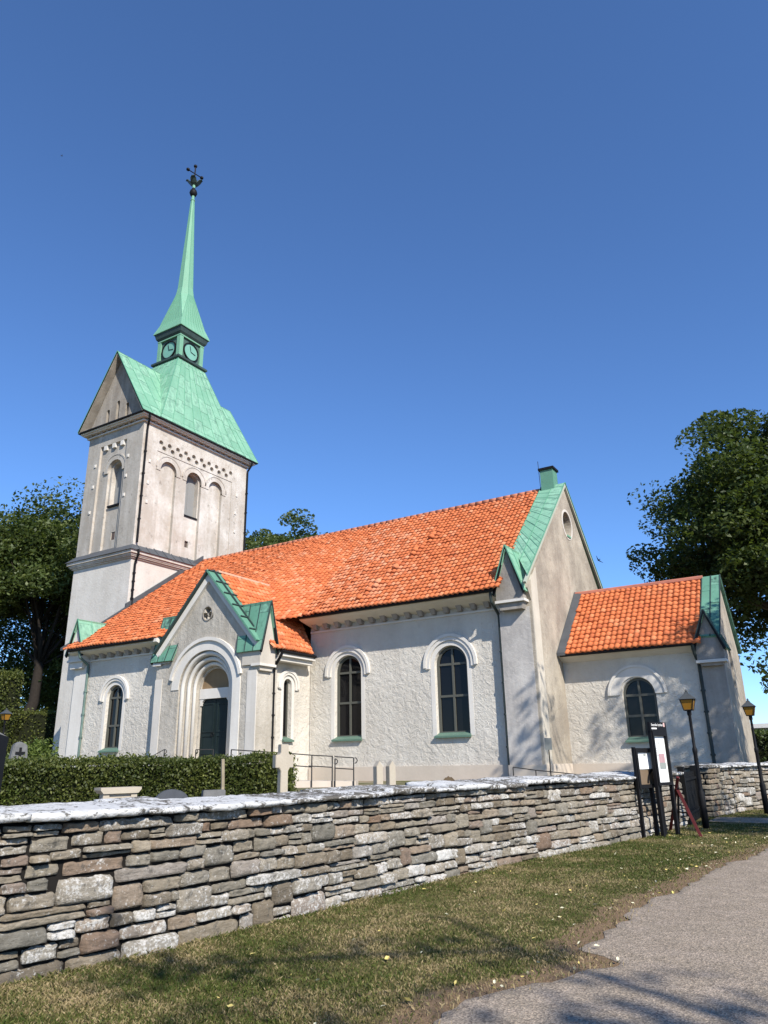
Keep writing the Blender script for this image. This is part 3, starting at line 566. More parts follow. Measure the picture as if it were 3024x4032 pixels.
for k in range(len(rings)-1):
    for j in range(8): fs_.append((k*8+j, k*8+(j+1) % 8, (k+1)*8+(j+1) % 8, (k+1)*8+j))
fs_.append(tuple(range(8))[::-1])
spire = part(MB().add(vs_, fs_), 'spire', M_CU)
bm = bmesh.new(); bm.from_mesh(spire.data); bmesh.ops.remove_doubles(bm, verts=bm.verts, dist=1e-4); bmesh.ops.recalc_face_normals(bm, faces=bm.faces); bm.to_mesh(spire.data); bm.free()
m = MB()
for k in range(2, 5):
    a, b = rings[k], rings[k+1]
    for j in range(8): m.tube([(TXC+a[0][j][0], TYC+a[0][j][1], a[1]), (TXC+b[0][j][0], TYC+b[0][j][1], b[1])], .014, 4)
for s in (-1, 1):
    for k in range(-3, 4):
        u = k*.28; m.tube([(TXC+s*1.23, TYC+u, 26.04), (TXC+s*.99, TYC+u*.82, 26.75), (TXC+s*.57, TYC+u*.27, 29.0)], .014, 4); m.tube([(TXC+u, TYC+s*1.23, 26.04), (TXC+u*.82, TYC+s*.99, 26.75), (TXC+u*.27, TYC+s*.57, 29.0)], .014, 4)
part(m, 'spire_seams', M_SEAM, spire)
part(MB().lathe([(.12, 36.85), (.16, 36.9), (.16, 36.95), (.10, 37.0), (.10, 38.35), (.08, 38.5)], TXC, TYC, 10), 'finial_shaft', M_CU, spire)
fin = part(MB().lathe([(.05, 37.25), (.2, 37.36), (.27, 37.56), (.22, 37.75), (.12, 37.85), (.12, 37.95)], TXC, TYC, 14), 'finial', M_BLACK, smooth=True)
m = MB()
for k in range(4):
    a = rad(35+90*k); d = Vector((math.cos(a), math.sin(a), 0)); s = Vector((-d.y, d.x, 0)); c = Vector((TXC, TYC, 38.2)); pr = [(.06, 0, .07), (.22, .12, .2), (.40, .34, .2), (.54, .46, .08), (.58, .36, .02)]
    v = []; 
    for o, z, w_ in pr: v += [c+d*o+s*w_+Vector((0,0,z)), c+d*o-s*w_+Vector((0,0,z)), c+d*(o-.04)-s*w_+Vector((0,0,z+.03)), c+d*(o-.04)+s*w_+Vector((0,0,z+.03))]
    f = []
    for i in range(len(pr)-1):
        for j in range(4): f.append((i*4+j, i*4+(j+1) % 4, i*4+4+(j+1) % 4, i*4+4+j))
    m.add(v, f+[(3,2,1,0), (16,17,18,19)])
m.lathe([(.05, 38.25), (.2, 38.45), (.22, 38.6), (.12, 38.76), (.04, 38.8)], TXC, TYC, 10)
part(m, 'leaf_cup', M_CUB, fin)
d = Vector((.2, .98, 0)); c = Vector((TXC, TYC, 39.25))
m = MB().tube([(TXC, TYC, 38.6), (TXC, TYC, 39.85)], .045, 6).tube([c-d*.5, c+d*.5], .035, 6)
for p in (c-d*.55, c+d*.55, Vector((TXC, TYC, 39.9))): m.lathe([(.03, p.z-.12), (.12, p.z-.05), (.12, p.z+.06), (.03, p.z+.12)], p.x, p.y, 8)
part(m, 'cross', M_BLACK, fin)

# ================================================================== surroundings (metres, z = 0 at the road)
def sstep(x, a, b): t = np.clip((x-a)/(b-a), 0, 1); return t*t*(3-2*t)
def vnoise(x, y, sc, seed=0):
    """value noise, vectorised"""
    x = np.asarray(x)*sc+seed*17.3; y = np.asarray(y)*sc+seed*5.1; xi = np.floor(x); yi = np.floor(y); fx = x-xi; fy = y-yi; fx = fx*fx*(3-2*fx); fy = fy*fy*(3-2*fy)
    h = lambda a, b: np.modf(np.abs(np.sin(a*127.1+b*311.7+seed)*43758.5453))[0]
    return (h(xi, yi)*(1-fx)+h(xi+1, yi)*fx)*(1-fy)+(h(xi, yi+1)*(1-fx)+h(xi+1, yi+1)*fx)*fy
EDGE = [(-14, -3.6), (-6, -3.2), (2, -2.75), (4.69, -2.57), (5.3, -2.47), (5.92, -2.25), (6.36, -2.11), (6.75, -2.02), (6.95, -2.3), (7.86, -2.41), (10.07, -2.25), (12.79, -2.07), (14.97, -1.68), (18, -1.0), (24, .6), (34, 3.5), (60, 12)]
def edge_x(y):
    y = np.asarray(y, float); e = np.interp(y, [a for a, b in EDGE], [b for a, b in EDGE])
    return e+(vnoise(y, 0, 2.3, 3)-.5)*.24+(vnoise(y, 0, 7.1, 4)-.5)*.15+(vnoise(y, 0, 19, 5)-.5)*.06
WALL = [(-7.2, -6), (-6.75, -2.5), (-6.3, 1.0), (-5.84, 3.88), (-5.70, 4.81), (-5.60, 5.51), (-5.54, 6.42), (-5.45, 7.43), (-5.34, 8.81), (-5.18, 10.41), (-4.99, 11.66), (-4.73, 13.03), (-4.41, 14.66), (-4.12, 16.2), (-3.95, 18.06), (-3.76, 19.45)]
WALL2 = [(-3.72, 22.75), (-3.45, 23.4), (-3.26, 25.0), (-2.75, 26.1), (-1.6, 27.9), (1.5, 31.5), (6, 36)]
def wall_x(y): return np.interp(y, [b for a, b in WALL]+[b for a, b in WALL2], [a for a, b in WALL]+[a for a, b in WALL2])
# ---- ground sheet
def axis(lo, hi, st, far):
    a = list(np.arange(lo, hi+1e-6, st)); g = st
    while a[-1] < far: g *= 1.45; a.append(a[-1]+g)
    g = st
    while a[0] > -far: g *= 1.45; a.insert(0, a[0]-g)
    return np.array(a)
def sheet(name, xs, ys, zf, mat, attr=None):
    X, Y = np.meshgrid(xs, ys); Z = zf(X, Y); V = np.stack([X, Y, Z], -1).reshape(-1, 3); nx, ny = len(xs), len(ys)
    i = (np.arange(ny-1)[:, None]*nx+np.arange(nx-1)[None]).ravel(); Q = np.stack([i, i+1, i+nx+1, i+nx], 1)
    o = np_mesh(name, V, Q, mat)
    if attr:
        for k, f in attr.items(): a = o.data.attributes.new(k, 'FLOAT', 'POINT'); a.data.foreach_set('value', f(X, Y).ravel().astype(np.float32))
    return o
t = NT('lawn'); e = t.attr('edge'); n1 = t.noise(.7, 5, .6); n2 = t.noise(5, 6, .7); n3 = t.noise(60, 3, .7)
g = t.mix(t.ramp(n2, [(.35, (0,0,0)), (.65, (1,1,1))]), (.075,.078,.022), (.125,.112,.04))
g = t.mix(t.ramp(t.math('ADD', t.math('MULTIPLY', n1, .6), t.math('MULTIPLY', n2, .4)), [(.45, (0,0,0)), (.62, (.85,.85,.85))]), g, (.20,.155,.075))
d = t.mix(n3, (.14,.09,.05), (.30,.21,.13))
c = t.mix(t.ramp(t.math('ADD', e, t.math('MULTIPLY', n2, .7)), [(.75, (0,0,0)), (1.1, (1,1,1))]), g, d)
c = t.mix(.6, c, t.ramp(n3, [(.3, (.45,.45,.45)), (.7, (1.2,1.2,1.2))]), 'MULTIPLY'); t.bump(n3, .7, .02)
M_LAWN = t.fin(c, .95, 0, .1)
ground = sheet('ground', axis(-9, 12, .2, 900), axis(-8, 34, .2, 900), lambda X, Y: 0*X-.004+.02*(vnoise(X, Y, 1.1, 7)-.5)*(sstep(X, edge_x(Y)-.05, edge_x(Y)-.5)), M_LAWN,
               {'edge': lambda X, Y: 1-sstep(edge_x(Y)-X, .0, .75)})
ground['kind'] = 'structure'
t = NT('asphalt'); n1 = t.noise(.5, 5, .6); n2 = t.noise(3.2, 6, .7); v = t.n('ShaderNodeTexVoronoi'); v.inputs['Scale'].default_value = 75; t.l(t.tc.outputs['Object'], v.inputs['Vector'])
c = t.mix(n1, (.24,.198,.15), (.325,.272,.205)); c = t.mix(t.ramp(n2, [(.42, (0,0,0)), (.66, (.6,.6,.6))]), c, (.38,.315,.25))
c = t.mix(.85, c, t.ramp(v.outputs['Color'], [(.1, (.42,.40,.38)), (.6, (1,1,1)), (.95, (1.7,1.6,1.5))]), 'MULTIPLY')
cr = t.n('ShaderNodeTexVoronoi'); cr.feature = 'DISTANCE_TO_EDGE'; cr.inputs['Scale'].default_value = .7; dv_ = t.n('ShaderNodeVectorMath', operation='ADD'); nz_ = t.n('ShaderNodeTexNoise'); nz_.inputs['Scale'].default_value = 2.5; t.l(t.tc.outputs['Object'], nz_.inputs['Vector']); t.l(t.tc.outputs['Object'], dv_.inputs[0]); t.l(nz_.outputs['Color'], dv_.inputs[1]); t.l(dv_.outputs[0], cr.inputs['Vector'])
c = t.mix(t.ramp(cr.outputs['Distance'], [(.0, (.35,.35,.35)), (.010, (0,0,0))]), c, (.09,.075,.06)); t.bump(v.outputs['Distance'], .6, .008)
M_ROAD = t.fin(c, .9, 0, .25)
ys = np.arange(-10, 60, .08); us = np.concatenate([[0, .02, .1, .3], np.linspace(.8, 7.5, 10)]); V = []
for y in ys:
    x0 = float(edge_x(y)); V += [(x0+u, y, (.004 if u == 0 else .012+.02*min(1, u/.5))+.012*(float(vnoise(x0+u, y, .9, 9))-.5)) for u in us]
i = (np.arange(len(ys)-1)[:, None]*len(us)+np.arange(len(us)-1)[None]).ravel()
road = np_mesh('road', np.array(V), np.stack([i, i+1, i+len(us)+1, i+len(us)], 1), M_ROAD); road['kind'] = 'structure'
p = MB().prism([(-3.55, 20.75, .003), (1.5, 20.2, .003), (1.5, 21.9, .003), (-3.55, 22.3, .003)], [(-3.55, 20.75, .016), (1.5, 20.2, .016), (1.5, 21.9, .016), (-3.55, 22.3, .016)]).build('path', M_ROAD); p['kind'] = 'structure'
# raised churchyard inside the wall
t = NT('churchyard_ground'); n1 = t.noise(.5, 5); n2 = t.noise(9, 5, .7)
c = t.mix(t.ramp(n1, [(.45, (0,0,0)), (.6, (1,1,1))]), t.mix(n2, (.05,.07,.018), (.12,.115,.04)), t.mix(n2, (.2,.16,.11), (.33,.28,.21))); t.bump(n2, .6, .03); M_YARD = t.fin(c, .95, 0, .1)
V = []; yl = np.concatenate([np.arange(-6, 36, .7), [60, 120, 400]])
for y in yl: V += [(wx, y, .76) for wx in (float(wall_x(min(y, 36)))-.3, float(wall_x(min(y, 36)))-1, -12, -22, -40, -400)]
i = (np.arange(len(yl)-1)[:, None]*6+np.arange(5)[None]).ravel()
yard = np_mesh('churchyard_ground', np.array(V), np.stack([i, i+6, i+7, i+1], 1), M_YARD); yard['kind'] = 'structure'

# ---- dry stone walls
t = NT('wall_stone'); r = t.attr('srand'); pa = t.attr('spale'); n1 = t.noise(6, 6, .65); n2 = t.noise(22, 6, .75); st = t.noise(5, 5, .7, t.map((3, 3, 9)))
c = t.ramp(r, [(0, (.12,.098,.07)), (.18, (.21,.172,.122)), (.4, (.245,.215,.165)), (.6, (.15,.14,.115)), (.78, (.30,.255,.19)), (.90, (.185,.125,.085)), (.95, (.20,.15,.115)), (1, (.29,.275,.245))])
c = t.mix(.75, c, t.ramp(st, [(.3, (.55,.53,.5)), (.7, (1.25,1.25,1.25))]), 'MULTIPLY')
c = t.mix(t.math('MULTIPLY', pa, .62), c, (.40,.375,.33))
n4 = t.noise(34, 5, .75); li = t.math('ADD', t.math('ADD', t.math('MULTIPLY', n1, .40), t.math('MULTIPLY', n4, .62)), t.math('MULTIPLY', pa, .20))
c = t.mix(t.ramp(li, [(.585, (0,0,0)), (.67, (.9,.9,.9))]), c, (.55,.535,.50))
c = t.mix(t.ramp(t.noise(11, 5, .7, t.map((1.3, 1, .8))), [(.56, (0,0,0)), (.68, (.75,.75,.75))]), c, (.07,.066,.058))
t.bump(t.math('ADD', t.math('MULTIPLY', st, .8), t.math('MULTIPLY', n2, .8)), 1.0, .02)
M_STONE = t.fin(c, .93, 0, .15)
t = NT('capstone_lichen'); n1 = t.noise(5.0, 6, .7, None, 1.2); n2 = t.noise(26, 6, .75); r = t.attr('srand')
m_ = t.math('ADD', t.math('ADD', t.math('MULTIPLY', n1, .62), t.math('MULTIPLY', n2, .38)), t.math('MULTIPLY', r, .10))
c = t.mix(t.ramp(m_, [(.515, (0,0,0)), (.565, (1,1,1))]), t.mix(n2, (.055,.052,.046), (.17,.155,.13)), t.mix(n2, (.36,.36,.35), (.72,.72,.70)))
t.bump(t.math('ADD', n2, t.math('MULTIPLY', n1, .5)), .7, .025); M_CAP = t.fin(c, .92, 0, .15)
M_CORE = solid('wall_core', (.012,.0105,.009), .95, .4, 9)
class Path:
    def __init__(s, pts):
        s.p = np.array(pts, float); d = np.linalg.norm(np.diff(s.p, axis=0), axis=1); s.s = np.concatenate([[0], np.cumsum(d)]); s.L = s.s[-1]
    def at(s, q): return np.array([np.interp(q, s.s, s.p[:, 0]), np.interp(q, s.s, s.p[:, 1])])
    def fr(s, q):
        a, b = s.at(max(0, q-.25)), s.at(min(s.L, q+.25)); t_ = (b-a)/np.linalg.norm(b-a); return s.at(q), t_, np.array([t_[1], -t_[0]])
def stone_geo(P, s0, s1, z0, z1, rng, flip=1, depth=.0, batter=.06, H=1.1):
    nx, nz = max(5, min(16, int((s1-s0)/.032)+5)), 7
    u = np.linspace(-1, 1, nx); v = np.linspace(-1, 1, nz); u = np.sign(u)*np.abs(u)**.8; v = np.sign(v)*np.abs(v)**.8
    U, W_ = np.meshgrid(u, v); cx, cz, hw, hh = (s0+s1)/2, (z0+z1)/2, (s1-s0)/2, (z1-z0)/2
    sk = rng.normal(0, .085, 4); off = rng.uniform(-.045, .03)+depth; sd_ = rng.random()*100
    S = cx+hw*U*(1+sk[0]*.25*W_)*(1-.05*np.abs(W_)**6); Z = cz+hh*W_*(1+sk[1]*.6*U)*(1-.09*np.abs(U)**9)+hh*.25*sk[2]*U
    D = off+.016*(1-np.abs(U)**20)*(1-np.abs(W_)**14)+.012*sk[3]*8*U*.3+.010*sk[2]*8*W_*.3-.07*(np.maximum(np.abs(U), np.abs(W_)) > .985)
    out = []
    for a, z, dd, uu in zip(S.ravel(), Z.ravel(), D.ravel(), U.ravel()):
        p, t_, n_ = P.fr(min(max(a, 0), P.L)); k = noise.noise(Vector((a*8+sd_, z*22, sd_)))*.016+(noise.cell(Vector((a*13+sd_, z*30+sd_, sd_)))-.5)*.011+noise.noise(Vector((a*30, z*60, sd_)))*.007
        p = p+n_*(dd+k-batter*z/H)
        out.append((p[0]+(a-min(max(a, 0), P.L))*t_[0], p[1]+(a-min(max(a, 0), P.L))*t_[1], z+k*.4))
    i = (np.arange(nz-1)[:, None]*nx+np.arange(nx-1)[None]).ravel()
    return np.array(out), np.stack([i, i+1, i+nx+1, i+nx], 1)
def dry_wall(name, label, pts, ztop, seed, s_vis=0.0, end=None):
    P = Path(pts); rng = np.random.default_rng(seed); V, Q, SR, SP, n = [], [], [], [], 0
    root = thing(name, label, 'stone wall', (pts[3][0], pts[3][1], 0))
    def put(g, sr, sp):
        nonlocal n
        V.append(g[0]); Q.append(g[1]+n); n += len(g[0]); SR.append(np.full(len(g[1]), sr)); SP.append(np.full(len(g[1]), sp))
    nc = 10; hs = np.array([.145, .115, .135, .10, .125, .095, .115, .09, .11, .085]); zb = np.concatenate([[-.05], -.05+np.cumsum(hs/hs.sum()*(ztop+.05))])
    bnd = lambda k, q: zb[k]+(0 if k in (0,) else .036*noise.noise(Vector((q*.6, k*3.3, seed)))+.028*noise.noise(Vector((q*2.1, k*5.7, seed))))*(0 if k == nc else 1)
    skip = {}
    for k in range(nc):
        q = s_vis-rng.random()*.3
        while q < P.L-.02:
            w = float(np.clip(rng.lognormal(math.log(.31), .45), .10, .78)); e = min(q+w, P.L)
            if P.L-e < .12: e = P.L
            mid = (q+e)/2; zt = bnd(k+1, mid); z0 = bnd(k, mid); sp = .55*rng.random()*(1 if rng.random() < .45 else .35)+(.35 if k < 3 and rng.random() < .5 else 0)
            r_ = rng.random()
            hit_ = [(a, b) for a, b in skip.get(k, []) if q < b-.01 and e > a+.01]
            if hit_:
                a_, b_ = hit_[0]
                if a_-q < .07: q = b_; continue
                e = a_; mid = (q+e)/2; zt = bnd(k+1, mid); z0 = bnd(k, mid)
            if r_ < .12 and k < nc-2 and w > .2 and not any(q < b_ and e > a_ for a_, b_ in skip.get(k+1, [])): zt = bnd(k+2, mid); skip.setdefault(k+1, []).append((q, e))
            if r_ > .84 and zt-z0 > .085:
                zm = z0+(zt-z0)*rng.uniform(.4, .6); put(stone_geo(P, q+.006, e-.006, z0+.003, zm-.003, rng), rng.random(), sp); z0 = zm
            put(stone_geo(P, q+.006, e-.006, z0+.003, zt-.004, rng), rng.random(), sp); q = e
    st = np_mesh('wall_stones', np.concatenate(V), np.concatenate(Q), M_STONE, root, {'srand': np.concatenate(SR), 'spale': np.concatenate(SP)}, off=root.location)
    # inner core, so that the joints are dark and the back is closed
    m = MB(); qs = np.arange(max(0, s_vis-.3), P.L-.04, .3); qs = np.append(qs, P.L-.03); vs = []; fs = []
    for q in qs:
        p, t_, n_ = P.fr(q)
        for o, z in ((-.055, -.1), (-.055-.06, ztop), (-.92, ztop), (-.92, -.1)): vs.append((p[0]+n_[0]*o, p[1]+n_[1]*o, z))
    for a in range(len(qs)-1):
        for j in range(4): fs.append((a*4+j, a*4+(j+1) % 4, a*4+4+(j+1) % 4, a*4+4+j))
    m.add(vs, fs+[(3,2,1,0), tuple(range(len(vs)-4, len(vs)))]); m.build('wall_core', M_CORE, root)
    q = max(0, s_vis-.4)
    while q < P.L-.05:
        e = min(P.L+.03, q+rng.uniform(.55, 1.25))
        if P.L-e < .35: e = P.L+.03
        nx, ny = max(8, int((e-q)/.045)), 14; th = rng.uniform(.05, .085); dz = rng.normal(0, .012); tilt = rng.normal(0, .007); r0, r1 = rng.normal(0, .014, nx+1)+.02*np.sin(np.arange(nx+1)*.5+seed), rng.normal(0, .014, nx+1); V, Q = [], []
        for side in (0, 1):
            for i_ in range(nx+1):
                for j in range(ny+1):
                    u, v_ = i_/nx, j/ny; s_ = q+.006+(e-q-.012)*u; p, t_, n_ = P.fr(min(max(s_, 0), P.L)); a, b = .055+r0[i_], -1.0+r1[i_]; o = b+(a-b)*v_
                    rim = max(abs(2*u-1)**16, abs(2*v_-1)**18); z = ztop+.004+.05*(1-v_)+(th if side else 0)+dz+tilt*(v_-.5)*4+(-.018*rim if side else .012*rim)+.013*noise.noise(Vector((s_*5, o*7, seed+side*9)))+.006*noise.noise(Vector((s_*17, o*20, seed+side*9)))
                    pp = p+n_*(o-(.018 if not side and v_ > .99 else 0))+t_*(s_-min(max(s_, 0), P.L)); V.append((pp[0], pp[1], z))
        w_ = ny+1; N = (nx+1)*w_
        for i_ in range(nx):
            for j in range(ny):
                a = i_*w_+j; Q += [(N+a, N+a+w_, N+a+w_+1, N+a+1), (a, a+1, a+w_+1, a+w_)]
        for i_ in range(nx): Q += [(i_*w_, (i_+1)*w_, N+(i_+1)*w_, N+i_*w_), (i_*w_+ny, N+i_*w_+ny, N+(i_+1)*w_+ny, (i_+1)*w_+ny)]
        for j in range(ny): Q += [(j, N+j, N+j+1, j+1), (nx*w_+j, nx*w_+j+1, N+nx*w_+j+1, N+nx*w_+j)]
        np_mesh('capstone', np.array(V), np.array(Q), M_CAP, root, {'srand': np.full(len(Q), np.clip(rng.normal(.45, .3), 0, 1))}, off=root.location)
        q = e
    return root
dry_wall('dry_stone_wall', 'long dry stone wall with white lichen on its capstones beside the grass verge', WALL, 1.115, 5, s_vis=7.0)
dry_wall('dry_stone_wall', 'farther dry stone wall beyond the gate, in front of the low roofed chancel', WALL2, 1.2, 6)
# pier face and dark gate between the two walls
M_PIERM = M_STONE
pr = thing('gate_pier', 'grey stone gate pier standing in shade at the end of the farther wall', 'pier', (-3.75, 22.6, 0))
V, Q, SR, n = [], [], [], 0; rng = np.random.default_rng(3); PPt = Path([(-4.45, 22.35), (-3.62, 22.35)]); PPe = Path([(-3.62, 22.35), (-3.50, 23.25)])
for Pq in (PPt, PPe):
    for k in range(9):
        q = 0
        while q < Pq.L-.03:
            e = min(Pq.L, q+rng.uniform(.2, .45)); e = Pq.L if Pq.L-e < .12 else e
            g_ = stone_geo(Pq, q+.006, e-.006, k*.135+.004, (k+1)*.135-.004, rng, batter=0); V.append(g_[0]); Q.append(g_[1]+n); n += len(g_[0]); SR.append(np.full(len(g_[1]), rng.random())); q = e
np_mesh('pier_stones', np.concatenate(V), np.concatenate(Q), M_STONE, pr, {'srand': np.concatenate(SR), 'spale': np.concatenate(SR)*0}, off=pr.location)
MB().prism([(-4.42, 22.41, 0), (-3.68, 22.41, 0), (-3.58, 23.25, 0), (-4.3, 23.25, 0)], [(-4.42, 22.41, 1.22), (-3.68, 22.41, 1.22), (-3.58, 23.25, 1.22), (-4.3, 23.25, 1.22)]).build('pier_core', M_CORE, pr)
MB().prism([(-4.5, 22.28, 1.22), (-3.58, 22.28, 1.22), (-3.46, 23.3, 1.22), (-4.35, 23.3, 1.22)], [(-4.5, 22.28, 1.30), (-3.58, 22.28, 1.30), (-3.46, 23.3, 1.30), (-4.35, 23.3, 1.30)]).build('pier_cap', M_CAP, pr, bevel=.02)
M_WOODSHADE = solid('shade_dark_timber', (.007,.007,.007), .7, .5, 8)  # dark timber, blackened further so its colour carries the shade at the gate
gt = thing('churchyard_gate', 'shade-darkened timber gate closing the gap between the two stone walls', 'gate', (-3.95, 20.9, 0))
a = Vector((-3.80, 19.62, 0)); b = Vector((-3.98, 22.2, 0)); dv = (b-a).normalized(); nv = Vector((dv.y, -dv.x, 0))
for k in range(16):
    p = a.lerp(b, (k+.5)/16); MB().prism([p-dv*.065+nv*.015, p+dv*.065+nv*.015, p+dv*.065-nv*.015, p-dv*.065-nv*.015], [q+Vector((0,0,1.16)) for q in (p-dv*.065+nv*.015, p+dv*.065+nv*.015, p+dv*.065-nv*.015, p-dv*.065-nv*.015)]).build('gate_board', M_WOODSHADE, gt)
for z in (.25, 1.0): MB().tube([a+nv*.03+Vector((0,0,z)), b+nv*.03+Vector((0,0,z))], .04, 4).build('gate_rail', M_WOODSHADE, gt)
for p in (a, b): MB().prism([p+Vector((x*.07, y*.07, 0)) for x, y in ((-1,-1),(1,-1),(1,1),(-1,1))], [p+Vector((x*.07, y*.07, 1.3)) for x, y in ((-1,-1),(1,-1),(1,1),(-1,1))]).build('gate_post', M_WOODSHADE, gt)

# ---- foliage
def leaf_mat(name, c0, c1, c2, tr=.25):
    t = NT(name); r = t.attr('lr'); c = t.ramp(r, [(0, c0), (.55, c1), (1, c2)]); t.fin(c, .55, 0, .35)
    tl = t.n('ShaderNodeBsdfTranslucent'); t.l(t.mix(.5, c, (.25,.35,.04), 'MIX'), tl.inputs[0]); mx = t.n('ShaderNodeMixShader'); mx.inputs[0].default_value = tr
    t.l(t.b.outputs[0], mx.inputs[1]); t.l(tl.outputs[0], mx.inputs[2]); t.l(mx.outputs[0], t.out.inputs[0]); return t.m
M_LEAF = leaf_mat('leaf_broad', (.017,.031,.008), (.044,.068,.016), (.115,.135,.036))
M_LEAF2 = leaf_mat('leaf_elm', (.026,.042,.012), (.072,.10,.027), (.20,.225,.085), .3)
M_HEDGE = leaf_mat('leaf_hedge', (.032,.046,.009), (.085,.10,.02), (.19,.20,.05), .25)
M_LIGHTBUSH = leaf_mat('leaf_bright', (.04,.06,.012), (.11,.15,.03), (.2,.25,.06), .3)
M_BARK = solid('bark', (.085,.07,.055), .95, .45, 6, bump=.6)
M_BARKSHADE = solid('bark_crown_shade', (.028,.023,.019), .95, .45, 6, bump=.6); M_BARKM = solid('bark_mid', (.12,.10,.08), .95, .45, 6, bump=.6)  # first bark has the crown's shade on the trunk put into its colour
M_BARKL = solid('bark_pale', (.20,.17,.13), .95, .4, 6, bump=.6)
def leaf_quads(C, size, rng, flat=.35, asp=.55):
    n = len(C); N_ = rng.normal(size=(n, 3)); N_[:, 2] = np.abs(N_[:, 2])+flat; N_ /= np.linalg.norm(N_, axis=1)[:, None]
    A = rng.normal(size=(n, 3)); A -= (A*N_).sum(1)[:, None]*N_; A /= np.linalg.norm(A, axis=1)[:, None]; B = np.cross(N_, A)
    s_ = (size*rng.uniform(.65, 1.35, n))[:, None]; V = np.stack([C-A*s_*.5, C+B*s_*asp*.5+N_*s_*.06, C+A*s_*.5, C-B*s_*asp*.5+N_*s_*.06], 1).reshape(-1, 3)
    return V, np.arange(4*n).reshape(n, 4)
def tree(name, label, base, trunk, crown_c, radii, nclump, per, size, seed, mat, clr=.9, bark=M_BARK, r0=.4, extra=(), group=None, hole=.25, low=-.75, limbs=26, kmin=.6):
    rng = np.random.default_rng(seed); base = np.array(base, float); root = thing(name, label, 'tree', tuple(base), group); cc = np.array(crown_c, float); R_ = np.array(radii, float); cl = []
    while len(cl) < nclump:
        d = rng.normal(size=3); d /= np.linalg.norm(d)
        if d[2] < low: continue
        k = .62+.55*noise.noise(Vector(d*2.1)+Vector((seed, 0, 0)))+.28; k = min(1.08, max(kmin, k)); r = rng.random()**.45
        if r < hole: continue
        cl.append(cc+d*R_*r*k)
    cl = np.array(cl+[np.array(e, float) for e in extra])
    m = MB(); tp = [Vector(p) for p in trunk]; rs = [r0*(1-.55*i/(len(tp)-1)) for i in range(len(tp))]; rs[0] *= 1.35; m.tube(tp, rs, 10)
    order = rng.permutation(len(cl))[:limbs]
    for j in list(order)+list(range(nclump, len(cl))):
        c = cl[j]; k = int(rng.integers(max(1, len(tp)//2), len(tp))); s_ = np.array(tp[k]); 
        if c[2] < s_[2]: s_ = np.array(tp[max(1, k-1)])
        mid = (s_+c)/2+np.array([0, 0, .10*np.linalg.norm(c-s_)])+rng.normal(0, .3, 3); m.tube([s_, s_*.5+mid*.5+rng.normal(0, .15, 3), mid, mid*.45+c*.55+rng.normal(0, .15, 3), c], [rs[k]*.42, rs[k]*.34, rs[k]*.24, rs[k]*.14, .02], 6)
    m.build('trunk', bark, root, smooth=True)
    Cs, L = [], []
    for c in cl:
        s3 = clr*rng.uniform(.6, 1.35); n = int(per*rng.uniform(.5, 1.3)); o = rng.normal(0, 1, (n, 3))*np.array([s3, s3, s3*.55]); o = o*np.minimum(1, 1.55/np.maximum(1e-3, np.linalg.norm(o/np.array([s3, s3, s3*.55]), axis=1)))[:, None]; Cs.append(c+o); L.append(np.clip(rng.normal(.42, .16)+rng.normal(0, .16, n), 0, 1))
    V, Q = leaf_quads(np.concatenate(Cs), size, rng); np_mesh('crown', V, Q, mat, root, {'lr': np.concatenate(L)}, off=base)
    return root
G = 'trees beyond the churchyard'
tree('tree', 'large dark tree behind the low chancel roof at the right edge', (-1.2, 48, 0), [(-1.2, 48, 0), (-1.3, 48, 3), (-1.6, 48, 6), (-2.0, 48, 9), (-2.2, 48, 12), (-2.4, 48, 15)], (-1.9, 48, 13.6), (7.5, 7.2, 8.4), 500, 230, .29, 21, M_LEAF, .85, extra=[(-9.0, 47, 12.9), (-9.6, 47, 13.8), (-8.2, 47, 12.4), (-7.4, 47, 11.9), (-6.4, 47, 12.0), (-3.2, 45, 6.6), (-2.6, 45, 5.8), (-2.8, 44.5, 5.0), (-2.0, 45, 4.6), (-1.6, 45, 5.4), (-1.3, 45, 4.2), (-.6, 45, 3.6)], group=G, r0=.5, limbs=40, kmin=.84)
tree('tree', 'tall tree with a leaning shade-darkened trunk left of the tower', (-58.22, 36.07, 0.70), [(-58.22, 36.07, 0.70), (-57.58, 36.78, 3.61), (-56.94, 37.49, 6.73), (-56.87, 37.49, 9.57), (-57.23, 37.06, 12.84), (-56.94, 37.35, 17.10)], (-57.08, 37.35, 17.81), (6.76, 6.76, 6.76), 300, 200, .34, 22, M_LEAF2, 1.15, extra=[(-54.39, 41.04, 12.56), (-53.96, 41.46, 14.12), (-55.38, 39.62, 9.86)], group=G, r0=.55, bark=M_BARKSHADE, limbs=34)
tree('tree', 'tree with pale branches at the left edge of the view', (-63.33, 30.67, 0.70), [(-63.33, 30.67, 0.70), (-63.19, 30.81, 5.03), (-62.76, 31.24, 10.71), (-62.48, 31.52, 16.39)], (-62.48, 31.52, 17.24), (6.50, 6.50, 7.28), 280, 200, .34, 23, M_LEAF2, 1.15, group=G, r0=.45, bark=M_BARKM, limbs=30)
tree('tree', 'shaded tree standing close behind the west side of the tower', (-60, 46, .7), [(-60, 46, .7), (-60, 46, 5), (-60, 46, 9), (-60, 46, 14)], (-60, 46, 12), (7, 7, 9), 220, 170, .3, 24, M_LEAF, 1.0, group=G, r0=.45)
tree('tree', 'low dark tree filling the gap between the left trunks', (-72, 40, .7), [(-72, 40, .7), (-72, 40, 3), (-72, 40, 6), (-72, 40, 9)], (-68, 43, 9), (12, 12, 8), 260, 170, .34, 25, M_LEAF, 1.2, group=G, r0=.4)
